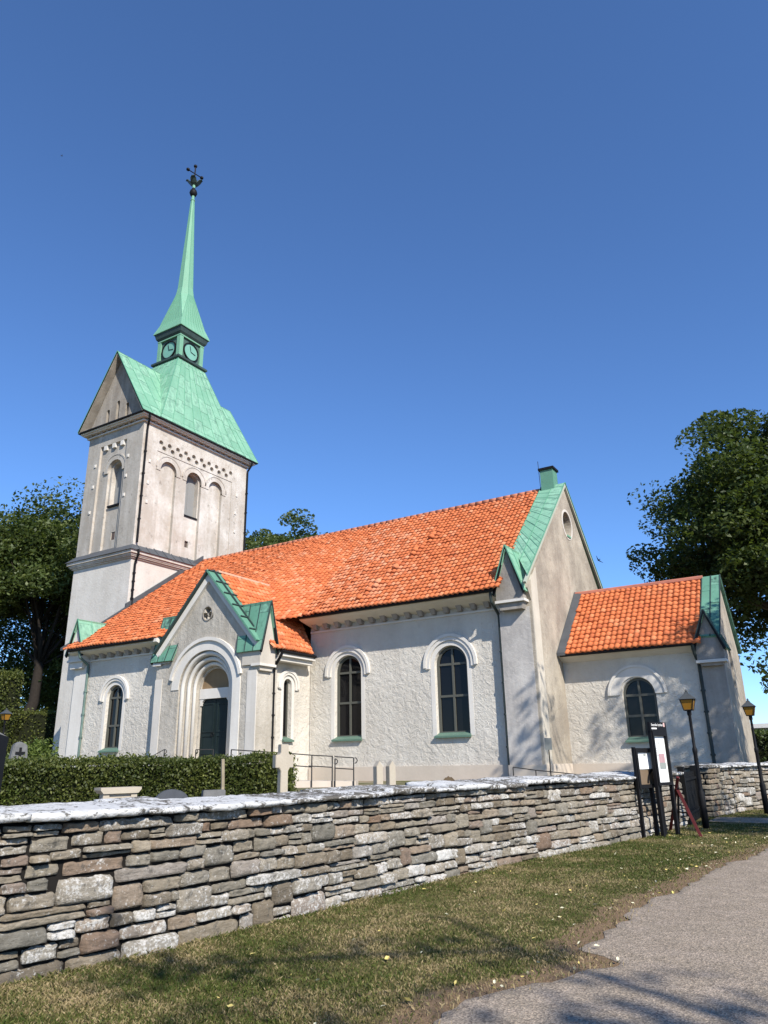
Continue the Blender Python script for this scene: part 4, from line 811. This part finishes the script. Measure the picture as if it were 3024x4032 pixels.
tree('tree', 'distant round tree showing above the tiled nave ridge', (-48.5, 57.5, .7), [(-48.5, 57.5, .7), (-48.5, 57.5, 8), (-48.5, 57.5, 14), (-48.5, 57.5, 20)], (-47.6, 58.2, 18.4), (7.6, 7.6, 7.2), 340, 230, .38, 26, M_LEAF2, .95, kmin=.86, group=G, r0=.5)
# trees on the near side of the road, outside the picture: their branches shade the chancel, the gate and the road
G2 = 'roadside trees'
tree('roadside_tree', 'roadside tree opposite the chancel gable', (8.2, 25.2, 0), [(8.2, 25.2, 0), (8.1, 25.3, 4), (7.9, 25.5, 8), (7.7, 25.6, 12)], (7.5, 25.7, 14.2), (2.5, 2.7, 3.6), 74, 85, .26, 31, M_LEAF, .62, group=G2, r0=.3, extra=[(3.2, 20.9, 15.6), (2.9, 20.7, 14.2), (3.4, 21.1, 13.0), (2.7, 20.5, 12.4), (3.6, 21.2, 16.6), (3.0, 20.6, 10.8), (2.4, 20.3, 13.4), (3.8, 21.4, 11.6)])
tree('roadside_tree', 'roadside tree opposite the churchyard gate', (7.9, 14.4, 0), [(7.9, 14.4, 0), (7.9, 14.4, 3), (7.8, 14.5, 6), (7.7, 14.5, 8.5)], (7.5, 15.0, 8.8), (2.4, 2.4, 2.2), 36, 90, .24, 32, M_LEAF, .6, group=G2, r0=.25)
tb = tree('roadside_tree', 'roadside tree behind the photographer', (13.9, -4.2, 0), [(13.9, -4.2, 0), (13.8, -4.1, 4), (13.4, -3.9, 7), (13.0, -3.7, 9.5)], (11.9, -3.0, 10.6), (2.4, 2.4, 2.1), 28, 70, .22, 33, M_LEAF, .5, group=G2, r0=.28)
rng = np.random.default_rng(8); qq = np.array([(9.6, -.5, 11.0), (8.4, -.55, 10.5), (7.0, -.7, 9.9), (5.8, -.8, 9.2), (4.9, -.85, 8.8), (4.2, -.9, 8.4)]); Cq = np.concatenate([p+rng.normal(0, .22, (40, 3)) for p in qq]); Vq, Qq = leaf_quads(Cq, .17, rng)
np_mesh('branch_leaves', Vq, Qq, M_LEAF, tb, {'lr': rng.random(len(Qq))}, off=(13.9, -4.2, 0))
MB().tube([(13.2, -3.8, 8.6), (11.6, -1.8, 10.6), (9.6, -.5, 11.0), (7.0, -.7, 9.9), (4.2, -.9, 8.4)], [.09, .06, .045, .035, .02], 6).tube([(9.6, -.5, 11.0), (8.3, .5, 10.8), (7.2, 1.0, 10.2)], [.05, .035, .02], 5).build('bare_branch', M_BARK, tb)
def box_leaves(name, label, a, b, w, z0, z1, n, size, seed, mat, cat, bulge=.05, group=None):
    rng = np.random.default_rng(seed); a = np.array(a, float); b = np.array(b, float); d = (b-a)/np.linalg.norm(b-a); nn_ = np.array([d[1], -d[0]]); L = np.linalg.norm(b-a)
    root = thing(name, label, cat, (a[0], a[1], z0), group); u = rng.uniform(0, L, n); f = rng.random(n); side = rng.random(n)
    v = np.where(side < .42, -w/2, np.where(side < .6, w/2, rng.uniform(-w/2, w/2, n))); z = np.where(side < .6, z0+(z1-z0)*f, z1); en = side > .93; u = np.where(en, L, u); z = np.where(en, z0+(z1-z0)*f, z); v = -v
    wob = (vnoise(u, z, 1.6, seed)-.5)*2*bulge*1.6+np.abs(rng.normal(0, bulge, n))*rng.choice([1, -1, -1], n); zz = np.where(side >= .6, z+(vnoise(u, v, 2.2, seed+1)-.5)*.12+rng.normal(0, bulge*.9, n), z)
    vv = v+np.sign(v)*wob*(side < .6); uu = u+np.where(en, wob, 0)
    C = np.stack([a[0]+d[0]*uu+nn_[0]*vv, a[1]+d[1]*uu+nn_[1]*vv, zz], 1); V, Q = leaf_quads(C, size, rng, .1)
    np_mesh('foliage', V, Q, mat, root, {'lr': np.clip(.35+.5*(vnoise(u, z, 1.3, seed+3)-.5)+rng.normal(0, .2, n), 0, 1)}, off=root.location)
    c4 = [a+nn_*(w/2-.1), a-nn_*(w/2-.1), b-nn_*(w/2-.1)-d*.1, b+nn_*(w/2-.1)-d*.1]
    MB().prism([(p[0], p[1], z0) for p in c4], [(p[0], p[1], z1-.1) for p in c4]).build('inner_block', solid('hedge_core_'+str(seed), (.012,.014,.006), 1, .4), root); return root  # solid dark block filling the inside of the leaf shell
box_leaves('hedge', 'clipped green hedge in front of the church porch', (-15.0, 8.6), (-10.62, 13.2), .9, .76, 1.66, 30000, .062, 41, M_HEDGE, 'hedge')
box_leaves('hedge', 'tall clipped hedge under the trees left of the tower', (-56, 24), (-44.2, 38.0), 2.2, .76, 5.2, 16000, .17, 42, M_HEDGE, 'hedge', .12)
box_leaves('hedge', 'tall conical hedge bush by the leaning tree trunk', (-49.8, 29.4), (-48.6, 30.9), 2.0, .76, 7.6, 9000, .16, 45, M_HEDGE, 'hedge', .2)
box_leaves('hedge', 'dark green hedge behind the right street lamp', (-5.2, 41), (6, 40), 1.4, .1, 2.5, 9000, .16, 43, M_LEAF, 'hedge', .1)
def bush(name, label, c, r, n, size, seed, mat):
    rng = np.random.default_rng(seed); root = thing(name, label, 'bush', c); d = rng.normal(size=(n, 3)); d /= np.linalg.norm(d, axis=1)[:, None]; d[:, 2] = np.abs(d[:, 2])
    C = np.array(c)+d*np.array(r)*(rng.random(n)**.3)[:, None]*(.8+.4*vnoise(d[:, 0]*2, d[:, 1]*2+d[:, 2], 1.5, seed))[:, None]; V, Q = leaf_quads(C, size, rng, .3)
    np_mesh('foliage', V, Q, mat, root, {'lr': np.clip(rng.normal(.5, .22, n), 0, 1)}, off=c); return root
bush('bush', 'bright green bush at the foot of the tower', (-18.3, 12.3, .76), (.75, .75, 1.55), 5000, .10, 51, M_LIGHTBUSH)
bush('bush', 'low bright shrub at the left end of the clipped hedge', (-14.4, 9.3, .76), (.5, .5, .95), 2500, .07, 52, M_LIGHTBUSH)

# ---- grass and fallen leaves on the verge
rng = np.random.default_rng(77); n = 300000
y = 3.0+(rng.random(n)**2.1)*24; xa, xb = wall_x(y)+.0, edge_x(y); f = rng.random(n); x = xa+(xb-xa+.28)*f
dist = xb-x; patch = vnoise(x, y, 1.5, 21)*.5+vnoise(x, y, 4.3, 22)*.3+vnoise(x, y, 11, 23)*.2
keep = (dist > -.28+.5*rng.random(n)**.5) & ((dist > .35) | (rng.random(n) < .40)) & ((dist > 0) | (rng.random(n) < .5*(patch > .5))) & (rng.random(n) < .55+.6*(patch-.3)); x, y, patch, dist = x[keep], y[keep], patch[keep], dist[keep]; n = len(x)
nearw = np.exp(-(x-wall_x(y))/.12); h = (.008+.015*rng.random(n))*(1+1.3*nearw*rng.random(n))*(1+.25*(patch-.4)); a = rng.random(n)*6.283; lean = h*rng.uniform(.3, 1.6, n); w_ = .0015+.0013*rng.random(n)+y*.00026
ca, sa = np.cos(a), np.sin(a); b = rng.random(n)*6.283; lx, ly = lean*np.cos(b), lean*np.sin(b)
h = np.where(dist < .03, h+.03, h)
V = np.stack([np.stack([x-ca*w_, y-sa*w_, 0*x-.006], 1), np.stack([x+ca*w_, y+sa*w_, 0*x-.006], 1), np.stack([x+lx*.35+ca*w_*.7, y+ly*.35+sa*w_*.7, h*.65], 1), np.stack([x+lx, y+ly, h], 1)], 1).reshape(-1, 3)
dry = np.clip(.2+1.8*(patch-.42)+.32*rng.normal(size=n)+.45*np.exp(-dist/.22), 0, 1)
t = NT('grass_blade'); c = t.ramp(t.attr('dry'), [(0, (.06,.085,.016)), (.3, (.12,.135,.035)), (.6, (.23,.19,.085)), (1, (.36,.28,.15))]); t.fin(c, .6, 0, .2)
tl = t.n('ShaderNodeBsdfTranslucent'); t.l(c, tl.inputs[0]); mx = t.n('ShaderNodeMixShader'); mx.inputs[0].default_value = .25; t.l(t.b.outputs[0], mx.inputs[1]); t.l(tl.outputs[0], mx.inputs[2]); t.l(mx.outputs[0], t.out.inputs[0])
gr = np_mesh('grass', V, np.arange(4*n).reshape(n, 4), t.m, None, {'dry': dry}); gr['kind'] = 'stuff'
M_YEL = solid('dry_leaf', (.62,.50,.16), .7, .35, 20); M_PALEL = solid('pale_leaf', (.66,.62,.42), .7, .3, 20)
def leaf_me(name, mat):
    me = bpy.data.meshes.new(name); me.from_pydata([(-.03,0,.004),(-.008,-.016,.012),(.018,-.013,.008),(.036,0,.016),(.016,.014,.010),(-.01,.016,.014),(0,0,.003)], [], [(0,1,6),(1,2,6),(2,3,6),(3,4,6),(4,5,6),(5,0,6)]); me.materials.append(mat); return me
lm = [leaf_me('fallen_leaf', M_YEL), leaf_me('fallen_leaf', M_PALEL)]; rng = np.random.default_rng(5); k = 0
while k < 230:
    yy = 4.2+rng.random()**.8*15; d = rng.exponential(.55) if rng.random() < .7 else rng.uniform(0, 3); xx = float(edge_x(yy))-d+.12*rng.normal()
    if xx < float(wall_x(yy))+.1 or xx > float(edge_x(yy))+.9: continue
    big = rng.random() < .12; o = bpy.data.objects.new('fallen_leaf', lm[int(rng.random() < .45)]); COL.objects.link(o); s_ = rng.uniform(.35, .9)*(1.5 if big else 1)
    ong = xx < float(edge_x(yy)); o.location = (xx, yy, .022 if ong else .034); o.rotation_euler = (rng.normal(0, .35), rng.normal(0, .35), rng.uniform(0, 6.28)); o.scale = (s_, s_, s_)
    tag(o, 'small dry yellow leaf lying on the grass verge and road edge', 'leaf', 'fallen yellow leaves along the road edge'); k += 1

# ---- street lamps
M_AMBER = NT('amber_glass'); M_AMBER.b.inputs['Transmission Weight'].default_value = .25; M_AMBER = M_AMBER.fin((.34,.165,.02), .25, 0, .5)
def lamp(name, label, loc, H=3.0, group='street lamps along the churchyard wall'):
    x, y, z = loc; r = thing(name, label, 'street lamp', loc, group)
    MB().lathe([(.075, z), (.075, z+.75), (.05, z+.82), (.047, z+1.6), (.056, z+1.62), (.056, z+1.70), (.036, z+1.74), (.033, z+H-.55), (.05, z+H-.52), (.05, z+H-.47), (.03, z+H-.44)], x, y, 10).build('post', M_BLACK, r, smooth=True)
    def q(hw): return [(x-hw, y-hw), (x+hw, y-hw), (x+hw, y+hw), (x-hw, y+hw)]
    g = MB().prism([(a, b, z+H-.42) for a, b in q(.088)], [(a, b, z+H-.18) for a, b in q(.145)]).build('lantern_glass', M_AMBER, r)
    m = MB()
    for a, b in zip(q(.09), q(.148)): m.tube([(a[0], a[1], z+H-.43), (b[0], b[1], z+H-.17)], .012, 5)
    for hw, zz in ((.09, z+H-.42), (.148, z+H-.18)):
        c = q(hw)
        for i in range(4): m.tube([(*c[i], zz), (*c[(i+1) % 4], zz)], .012, 5)
    m.tube([(x, y, z+H-.47), (x, y, z+H-.4)], .05, 8); m.build('lantern_frame', M_BLACK, r)
    m = MB().prism([(a, b, z+H-.175) for a, b in q(.185)], [(a, b, z+H-.05) for a, b in q(.055)]).prism([(a, b, z+H-.05) for a, b in q(.055)], [(a, b, z+H-.01) for a, b in q(.04)]).lathe([(.02, z+H-.01), (.03, z+H+.02), (.005, z+H+.06)], x, y, 8)
    m.build('lantern_roof', solid('lantern_roof_metal_'+str(len(bpy.data.materials)), (.06,.065,.065), .4, .3), r); return r
lamp('street_lamp', 'amber street lamp in front of the chancel wall beside the notice boards', (-3.29, 18.88, 0), 2.98)
lamp('street_lamp', 'amber street lamp at the right edge near the chancel gable corner', (-2.54, 23.91, 0), 3.02)
lamp('street_lamp', 'amber lamp half hidden at the left edge among dark trees', (-29.4, 18.2, .76), 3.1)

# ---- notice boards and trestle by the gate
M_PAPER = solid('white_paper', (.74,.75,.73), .6, .06, 3); M_BOARD = solid('brown_backing', (.16,.115,.075), .7, .25, 3); M_INK = solid('ink', (.10,.10,.10), .8, .1); M_PINK = solid('faded_print', (.40,.25,.26), .8, .25, 12); M_WHITE = solid('white_lettering', (.80,.79,.75), .6, .05); M_GREYI = solid('grey_print', (.25,.27,.25), .8, .3, 14)
def board_frame(a, b):
    a, b = Vector((*a, 0)), Vector((*b, 0)); d = (b-a).normalized(); n_ = Vector((d.y, -d.x, 0)); return (lambda u, w, z: tuple(a+d*u+n_*w+Vector((0, 0, z)))), (b-a).length
def post(P, u, z1, r, w=.03): return MB().bx(u-w, u+w, -w, w, -.02, z1, P).build('post', M_BLACK, r)
P, L = board_frame((-4.06, 16.40), (-3.81, 17.18)); r = thing('notice_board', 'low wide notice board with one curling white sheet on brown backing', 'notice board', (-4.06, 16.4, 0))
post(P, 0, 1.74, r); post(P, L, 1.74, r); post(P, L*.62, .95, r, .035)
fr = MB().ring([(0, .93), (L, .93), (L, 1.72), (0, 1.72)], [(.07, 1.0), (L-.07, 1.0), (L-.07, 1.64), (.07, 1.64)], -.05, .05, P).build('frame', M_BLACK, r)
MB().bx(.02, L-.02, -.04, -.005, .95, 1.70, P).build('backing', M_BOARD, r)
MB().add([P(.08, .004, 1.30), P(.40, .012, 1.30), P(L-.12, .075, 1.31), P(L-.12, .05, 1.45), P(L-.20, .016, 1.63), P(.42, .006, 1.63), P(.08, .004, 1.63)], [(0,1,5,6), (1,2,3,4,5)]).build('paper_sheet', M_PAPER, r, recalc=False)
MB().bx(.34, .44, .006, .010, 1.565, 1.60, P).build('printed_mark', M_GREYI, r)
MB().ring(arcpts(L-.1, .98, .34, 90, 172, 12), arcpts(L-.1, .98, .30, 90, 172, 12), -.004, .012, P, False).build('hanging_strip', M_BLACK, r)
P, L = board_frame((-3.77, 16.81), (-3.595, 17.35)); r = thing('notice_board', 'tall narrow black notice board with a white church header and a long poster', 'notice board', (-3.77, 16.81, 0))
post(P, 0, 2.12, r, .035); post(P, L, 2.12, r, .035)
MB().ring([(0, .97), (L, .97), (L, 2.08), (0, 2.08)], [(.05, 1.03), (L-.05, 1.03), (L-.05, 1.96), (.05, 1.96)], -.03, .06, P).build('frame', M_BLACK, r)
MB().bx(.04, L-.04, -.025, .0, 1.0, 2.0, P).build('poster', M_PAPER, r)
MB().bx(-.05, L+.03, -.02, .045, 2.06, 2.245, P).build('header_panel', M_BLACK, r)
MB().bx(.22, .44, .002, .006, 1.36, 1.60, P).build('poster_photo', M_PINK, r); MB().bx(.22, .45, .006, .009, 1.30, 1.42, P).build('poster_photo', M_GREYI, r)
for i in range(5): MB().bx(.10, .40-.03*(i % 3), .002, .004, 1.70-.035*i, 1.708-.035*i, P).build('printed_line', M_GREYI, r)
def text(name, s, P, u, w, z, size, mat, parent, width=None):
    cu = bpy.data.curves.new(name, 'FONT'); cu.body = s; cu.size = size; cu.extrude = .001; o = bpy.data.objects.new(name, cu); COL.objects.link(o); bpy.context.view_layer.update()
    me = bpy.data.meshes.new_from_object(o.evaluated_get(bpy.context.evaluated_depsgraph_get())); bpy.data.objects.remove(o)
    k_ = (width/max(v.co.x for v in me.vertices)) if width else 1; off = parent.location
    for v in me.vertices: v.co = Vector(P(u+v.co.x*k_, w+v.co.z, z+v.co.y))-off
    o = bpy.data.objects.new(name, me); COL.objects.link(o); me.materials.append(mat); o.parent = parent; return o
text('header_lettering', 'Svenska kyrkan', P, .0, .047, 2.165, .075, M_WHITE, r, .46)
MB().bx(.475, .535, .044, .049, 2.15, 2.235, P).build('header_emblem', solid('emblem', (.55,.36,.33), .6, .1), r)
MB().bx(.0, .20, .044, .048, 2.10, 2.128, P).build('header_small_line', M_WHITE, r)
text('poster_numeral', '3', P, .24, .004, 1.80, .11, M_GREYI, r)
M_RED = solid('red_paint', (.085,.014,.013), .55, .35, 6)
r = thing('trestle', 'dark red A-frame trestle standing on the grass below the notice boards', 'trestle', (-3.49, 17.6, 0))
for a, b in (((-3.9, 18.05, -.02), (-3.46, 17.45, 1.12)), ((-3.07, 16.98, -.02), (-3.56, 17.6, .95))): MB().tube([a, b], .042, 4).build('leg', M_RED, r)
MB().tube([(-3.68, 17.85, -.02), (-3.5, 17.52, .9)], .03, 4).build('back_leg', M_BLACK, r)
MB().tube([(-3.74, 17.83, .42), (-3.27, 17.25, .42)], .022, 4).build('crossbar', M_BLACK, r)

# ---- graves, posts and railings in the churchyard
M_SAND = solid('sandstone', (.40,.35,.275), .9, .18, 5, bump=.4); M_GRAN = solid('grey_granite', (.14,.14,.137), .85, .5, 9, bump=.4); M_DGRAN = solid('dark_granite', (.06,.065,.075), .5, .4, 9); M_POL = solid('polished_black_granite', (.006,.006,.007), .3, .3, 9)
def facing(x, y): d = Vector((-x, -y, 0)).normalized(); return d
def slab_frame(x, y, z, turn=0.0):
    n_ = facing(x, y); n_.rotate(Matrix.Rotation(turn, 3, 'Z')); u_ = Vector((-n_.y, n_.x, 0)); c = Vector((x, y, z)); return lambda u, w, h: tuple(c+u_*u+n_*w+Vector((0, 0, h)))
x, y = -8.86, 10.84; P = slab_frame(x, y, .7, .45); r = thing('stone_cross', 'pale sandstone grave cross in front of the right end of the hedge', 'grave cross', (x, y, .7))
MB().ext([(-.075, .1), (.075, .1), (.07, .72), (.10, .78), (.175, .78), (.175, 1.00), (.10, 1.00), (.075, 1.03), (.075, 1.18), (-.075, 1.18), (-.075, 1.03), (-.10, 1.00), (-.175, 1.00), (-.175, .78), (-.10, .78), (-.07, .72)], -.07, .07, P).build('cross_shaft', M_SAND, r, bevel=.008)
MB().ext([(-.15, 0), (.15, 0), (.11, .12), (-.11, .12)], -.12, .12, P).build('base', M_SAND, r)
for (x, y), lb in (((-8.55, 13.53), 'small pale pointed grave post, left one of the pair by the nave plinth'), ((-8.33, 13.67), 'small pale pointed grave post, right one of the pair by the nave plinth')):
    P = slab_frame(x, y, .72, .55); r = thing('grave_marker', lb, 'grave marker', (x, y, .72), 'pointed grave posts')
    MB().ext([(-.075, 0), (.075, 0), (.075, .74), (0, .85), (-.075, .74)], -.075, .075, P).build('post', M_SAND, r, bevel=.006); MB().bx(-.1, .1, -.1, .1, -.05, .06, P).build('base', M_SAND, r)
x, y = -8.5, 6.98; P = slab_frame(x, y, .72, .35); r = thing('gravestone', 'beige gravestone with a moulded top ledge behind the wall', 'gravestone', (x, y, .72))
MB().bx(-.21, .21, -.08, .08, 0, .52, P).build('panel', M_SAND, r, bevel=.006); MB().ext([(-.23, .5), (.23, .5), (.27, .545), (.27, .575), (-.27, .575), (-.27, .545)], -.13, .13, P).build('ledge', M_SAND, r)
for u in (-.185, .185): MB().bx(u-.04, u+.04, .06, .105, 0, .50, P).build('pilaster', M_SAND, r)
MB().bx(-.14, .14, .075, .09, .36, .372, P).build('groove_strip', M_DGRAN, r)  # thin dark strip laid on the panel in place of a cut groove
x, y = -8.04, 7.5; P = slab_frame(x, y, .72, .1); r = thing('gravestone', 'low rounded dark blue grey gravestone showing just above the wall', 'gravestone', (x, y, .72))
MB().ext([(-.22, 0), (.22, 0)]+[(.22*math.cos(rad(a)), .38+.15*math.sin(rad(a))) for a in range(0, 181, 15)], -.09, .09, P).build('stone', M_DGRAN, r, bevel=.02); MB().bx(-.28, .28, -.13, .13, -.03, .06, P).build('base', M_DGRAN, r)
x, y = -9.05, 9.33; P = slab_frame(x, y, .72, .25); r = thing('gravestone', 'flat topped grey gravestone below the leaning wooden stake', 'gravestone', (x, y, .72))
MB().bx(-.18, .18, -.07, .07, 0, .45, P).build('stone', M_GRAN, r, bevel=.01); MB().bx(-.22, .22, -.1, .1, -.03, .05, P).build('base', M_GRAN, r)
m = MB().tube([(-9.09, 9.55, .7), (-9.13, 9.62, 1.2), (-9.10, 9.56, 1.64)], .03, 6); o = m.build('wooden_stake', solid('weathered_wood', (.30,.25,.17), .9, .3, 12)); tag(o, 'leaning weathered wooden stake in front of the hedge', 'stake')
x, y = -7.29, 14.24; P = slab_frame(x, y, .72); r = thing('grave_mound', 'low brown rounded stone near the nave plinth', 'stone', (x, y, .72))
MB().ext([(-.17, 0), (.17, 0), (.15, .42), (.03, .53), (-.05, .52), (-.15, .42)], -.1, .1, P).build('stone', solid('brown_stone', (.12,.085,.05), .95, .4, 9), r, bevel=.03); MB().bx(-.2, .2, -.13, .13, -.03, .04, P).build('base', M_GRAN, r)
x, y = -8.13, 4.78; P = slab_frame(x, y, .72, .25); r = thing('gravestone', 'large polished black gravestone with rough top at the left edge', 'gravestone', (x, y, .72))
MB().ext([(-.55, 0), (.25, 0), (.26, 1.17), (.05, 1.24), (-.55, 1.26)], -.09, .09, P).build('stone', M_POL, r, bevel=.006); MB().ext([(-.55, 1.24), (.05, 1.22), (.26, 1.16), (.12, 1.24), (-.1, 1.30), (-.55, 1.33)], -.085, .085, P).build('rough_top', M_GRAN, r)
for i, (l_, z) in enumerate(((.3, .98), (.5, .9), (.12, .83), (.28, .76), (.36, .68), (.3, .61))): MB().bx(-.42, -.42+l_*1.1, .088, .093, z, z+.018, P).build('inscription_line', solid('dull_inscription', (.16,.16,.16), .6, .2), r)
MB().bx(-.55, .25, .088, .094, .18, .19, P).build('inscription_rule', M_WHITE, r); MB().bx(-.6, .32, -.16, .16, -.05, .1, P).build('base', M_POL, r)
x, y = -15.95, 10.3; P = slab_frame(x, y, .76, .3); r = thing('gravestone', 'rough grey gravestone carrying a black iron cross behind the hedge', 'gravestone', (x, y, .76))
MB().ext([(-.2, 0), (.2, 0), (.18, 1.0), (.14, 1.30), (-.02, 1.37), (-.14, 1.30), (-.18, 1.0)], -.09, .09, P).build('stone', M_GRAN, r, bevel=.02)
MB().ext([(-.025, .92), (.025, .92), (.025, 1.10), (.10, 1.10), (.10, 1.15), (.025, 1.15), (.025, 1.24), (-.025, 1.24), (-.025, 1.15), (-.10, 1.15), (-.10, 1.10), (-.025, 1.10)], .08, .115, P).build('cross', M_BLACK, r)
M_RAIL = solid('railing_steel', (.035,.033,.032), .5, .3)
def railing(name, label, posts, rails, group=None, curl=()):
    r = thing(name, label, 'railing', posts[0][0], group)
    for a, b in posts: MB().tube([a, b], .022, 6).build('post', M_RAIL, r)
    for q in rails: MB().tube(q, .018, 6).build('rail', M_RAIL, r)
    for c in curl:
        c = Vector(c); MB().tube([c+Vector((.09*math.sin(rad(a))*.7, .09*math.sin(rad(a))*.7, -.09+.09*math.cos(rad(a)))) for a in range(0, 181, 20)], .018, 6).build('rail_curl', M_RAIL, r)
    return r
Z0 = .62
railing('railing', 'black ramp railing beside the nave wall right of the hedge', [((-16.31, 21.52, Z0), (-16.31, 21.52, 1.81)), ((-15.74, 21.94, Z0), (-15.74, 21.94, 1.76)), ((-16.89, 21.06, .76), (-16.89, 21.06, 1.88)), ((-17.6, 20.45, .76), (-17.6, 20.45, 1.96)), ((-18.43, 19.75, .76), (-18.43, 19.75, 2.03))],
        [[(-18.43, 19.73, 2.04), (-16.89, 21.06, 1.88), (-16.31, 21.52, 1.81), (-15.72, 21.95, 1.76)], [(-16.4, 21.45, 1.46), (-15.74, 21.94, 1.40)], [(-18.43, 19.73, 1.7), (-16.31, 21.52, 1.42)]])
railing('railing', 'short black end railing at the foot of the ramp', [((-15.66, 21.99, Z0), (-15.66, 21.99, 1.68)), ((-15.13, 22.36, Z0), (-15.13, 22.36, 1.70))], [[(-15.68, 21.98, 1.75), (-15.13, 22.36, 1.70)], [(-15.67, 21.99, 1.37), (-15.13, 22.36, 1.32)]], curl=((-15.66, 21.99, 1.68), (-15.1, 22.38, 1.70)))
MB().prism([(-16.9, 21.15, .5), (-15.1, 22.45, .5), (-15.5, 23.2, .5), (-17.4, 21.9, .5)], [(-16.9, 21.15, .99), (-15.1, 22.45, .93), (-15.5, 23.2, .93), (-17.4, 21.9, .99)]).build('ramp', M_PLINTH)['kind'] = 'structure'
s_ = 34/27; W_ = lambda p: (p[0]*s_, p[1]*s_, 1.55+(p[2]-1.55)*s_)
a = W_((-19.98, 18.17, 2.08)); b = W_((-20.32, 17.75, 1.78)); c = W_((-19.27, 18.91, 2.06))
railing('handrail', 'black handrail sloping down the porch steps on the left', [((a[0], a[1], 1.2), a), ((b[0], b[1], .76), b)], [[b, a]], curl=(a,))
railing('handrail', 'short black handrail post with curled end right by the church door', [((c[0], c[1], 1.2), c), ((c[0]+.15, c[1]+.9, 1.2), (c[0]+.15, c[1]+.9, c[2]))], [[c, (c[0]+.15, c[1]+.9, c[2])]], curl=(c,))
railing('railing', 'low thin railing sloping past the foot of the nave gable', [((-11.06, 26.81, .7), (-11.06, 26.81, 1.27)), ((-10.3, 27.1, .7), (-10.3, 27.1, 1.15)), ((-9.31, 27.47, .7), (-9.31, 27.47, 1.03)), ((-8.0, 27.9, .7), (-8.0, 27.9, .86))], [[(-11.06, 26.81, 1.27), (-10.3, 27.1, 1.15), (-9.31, 27.47, 1.03), (-8.0, 27.9, .86)]])
st = thing('porch_steps', 'stone landing and steps in front of the church door', 'steps', (-25.2, 24.3, .76))
for i in range(4): MB().box(-27.0-.3*i, -23.4+.0*i, 24.0-.34*i, 25.05, .7, 1.80-.24*i-.01*(i > 0)).build('step', M_PLINTH, st)
r = thing('info_sign', 'small grey sign plate on a thin pole by the nave corner', 'sign', (-9.47, 26.36, .76))
P = slab_frame(-9.47, 26.36, .76); MB().bx(-.125, .125, -.015, .015, 1.08, 1.48, P).build('sign_plate', solid('grey_plate', (.16,.17,.16), .5, .2), r); MB().tube([P(0, -.03, -.1), P(0, -.03, 1.45)], .022, 6).build('pole', M_BLACK, r)
fb = thing('flat_roofed_building', 'distant low grey building with a pale flat roof edge beyond the hedge', 'building', (-4, 72, 0))
MB().box(-9, 12, 70, 80, 0, 3.6).build('wall', solid('grey_render', (.20,.20,.21), .9, .15), fb); MB().box(-9.3, 12.3, 69.6, 80.4, 3.6, 3.95).build('roof', solid('roof_edge_pale', (.6,.6,.6), .7, .1), fb)
for i in range(5): MB().box(-7+3.6*i, -5.2+3.6*i, 69.95, 70.1, 1.2, 2.6).build('window', M_GLASS, fb)
# ---- swifts in the air
def bird(label, loc, s_, yaw, roll):
    m = MB().lathe([(.005, -.09), (.018, -.06), (.024, 0), (.016, .06), (.004, .09)], 0, 0, 8); m.v = [(z, x, y) for x, y, z in m.v]
    body = [(.05, 0), (.02, .09), (-.04, .20), (-.10, .27), (-.04, .12), (-.03, .0)]
    for s in (1, -1): m.prism([(x, s*y, .004+.05*y) for x, y in body], [(x, s*y, -.004+.05*y) for x, y in body])
    m.prism([(-.06, .012, .003), (-.06, -.012, .003), (-.15, -.035, .003), (-.10, 0, .003), (-.15, .035, .003)], [(-.06, .012, -.003), (-.06, -.012, -.003), (-.15, -.035, -.003), (-.10, 0, -.003), (-.15, .035, -.003)])
    o = m.build('bird', M_BLACK); o.location = loc; o.scale = (s_,)*3; o.rotation_euler = (roll, .3, yaw); tag(o, label, 'bird')
bird('dark swift in flight right of the nave gable', (-10.19, 38.68, 11.61), 1.0, 2.6, .9)
bird('tiny dark swift high in the sky left of the spire', (-52.0, 29.94, 54.4), .9, 1.2, 1.2)
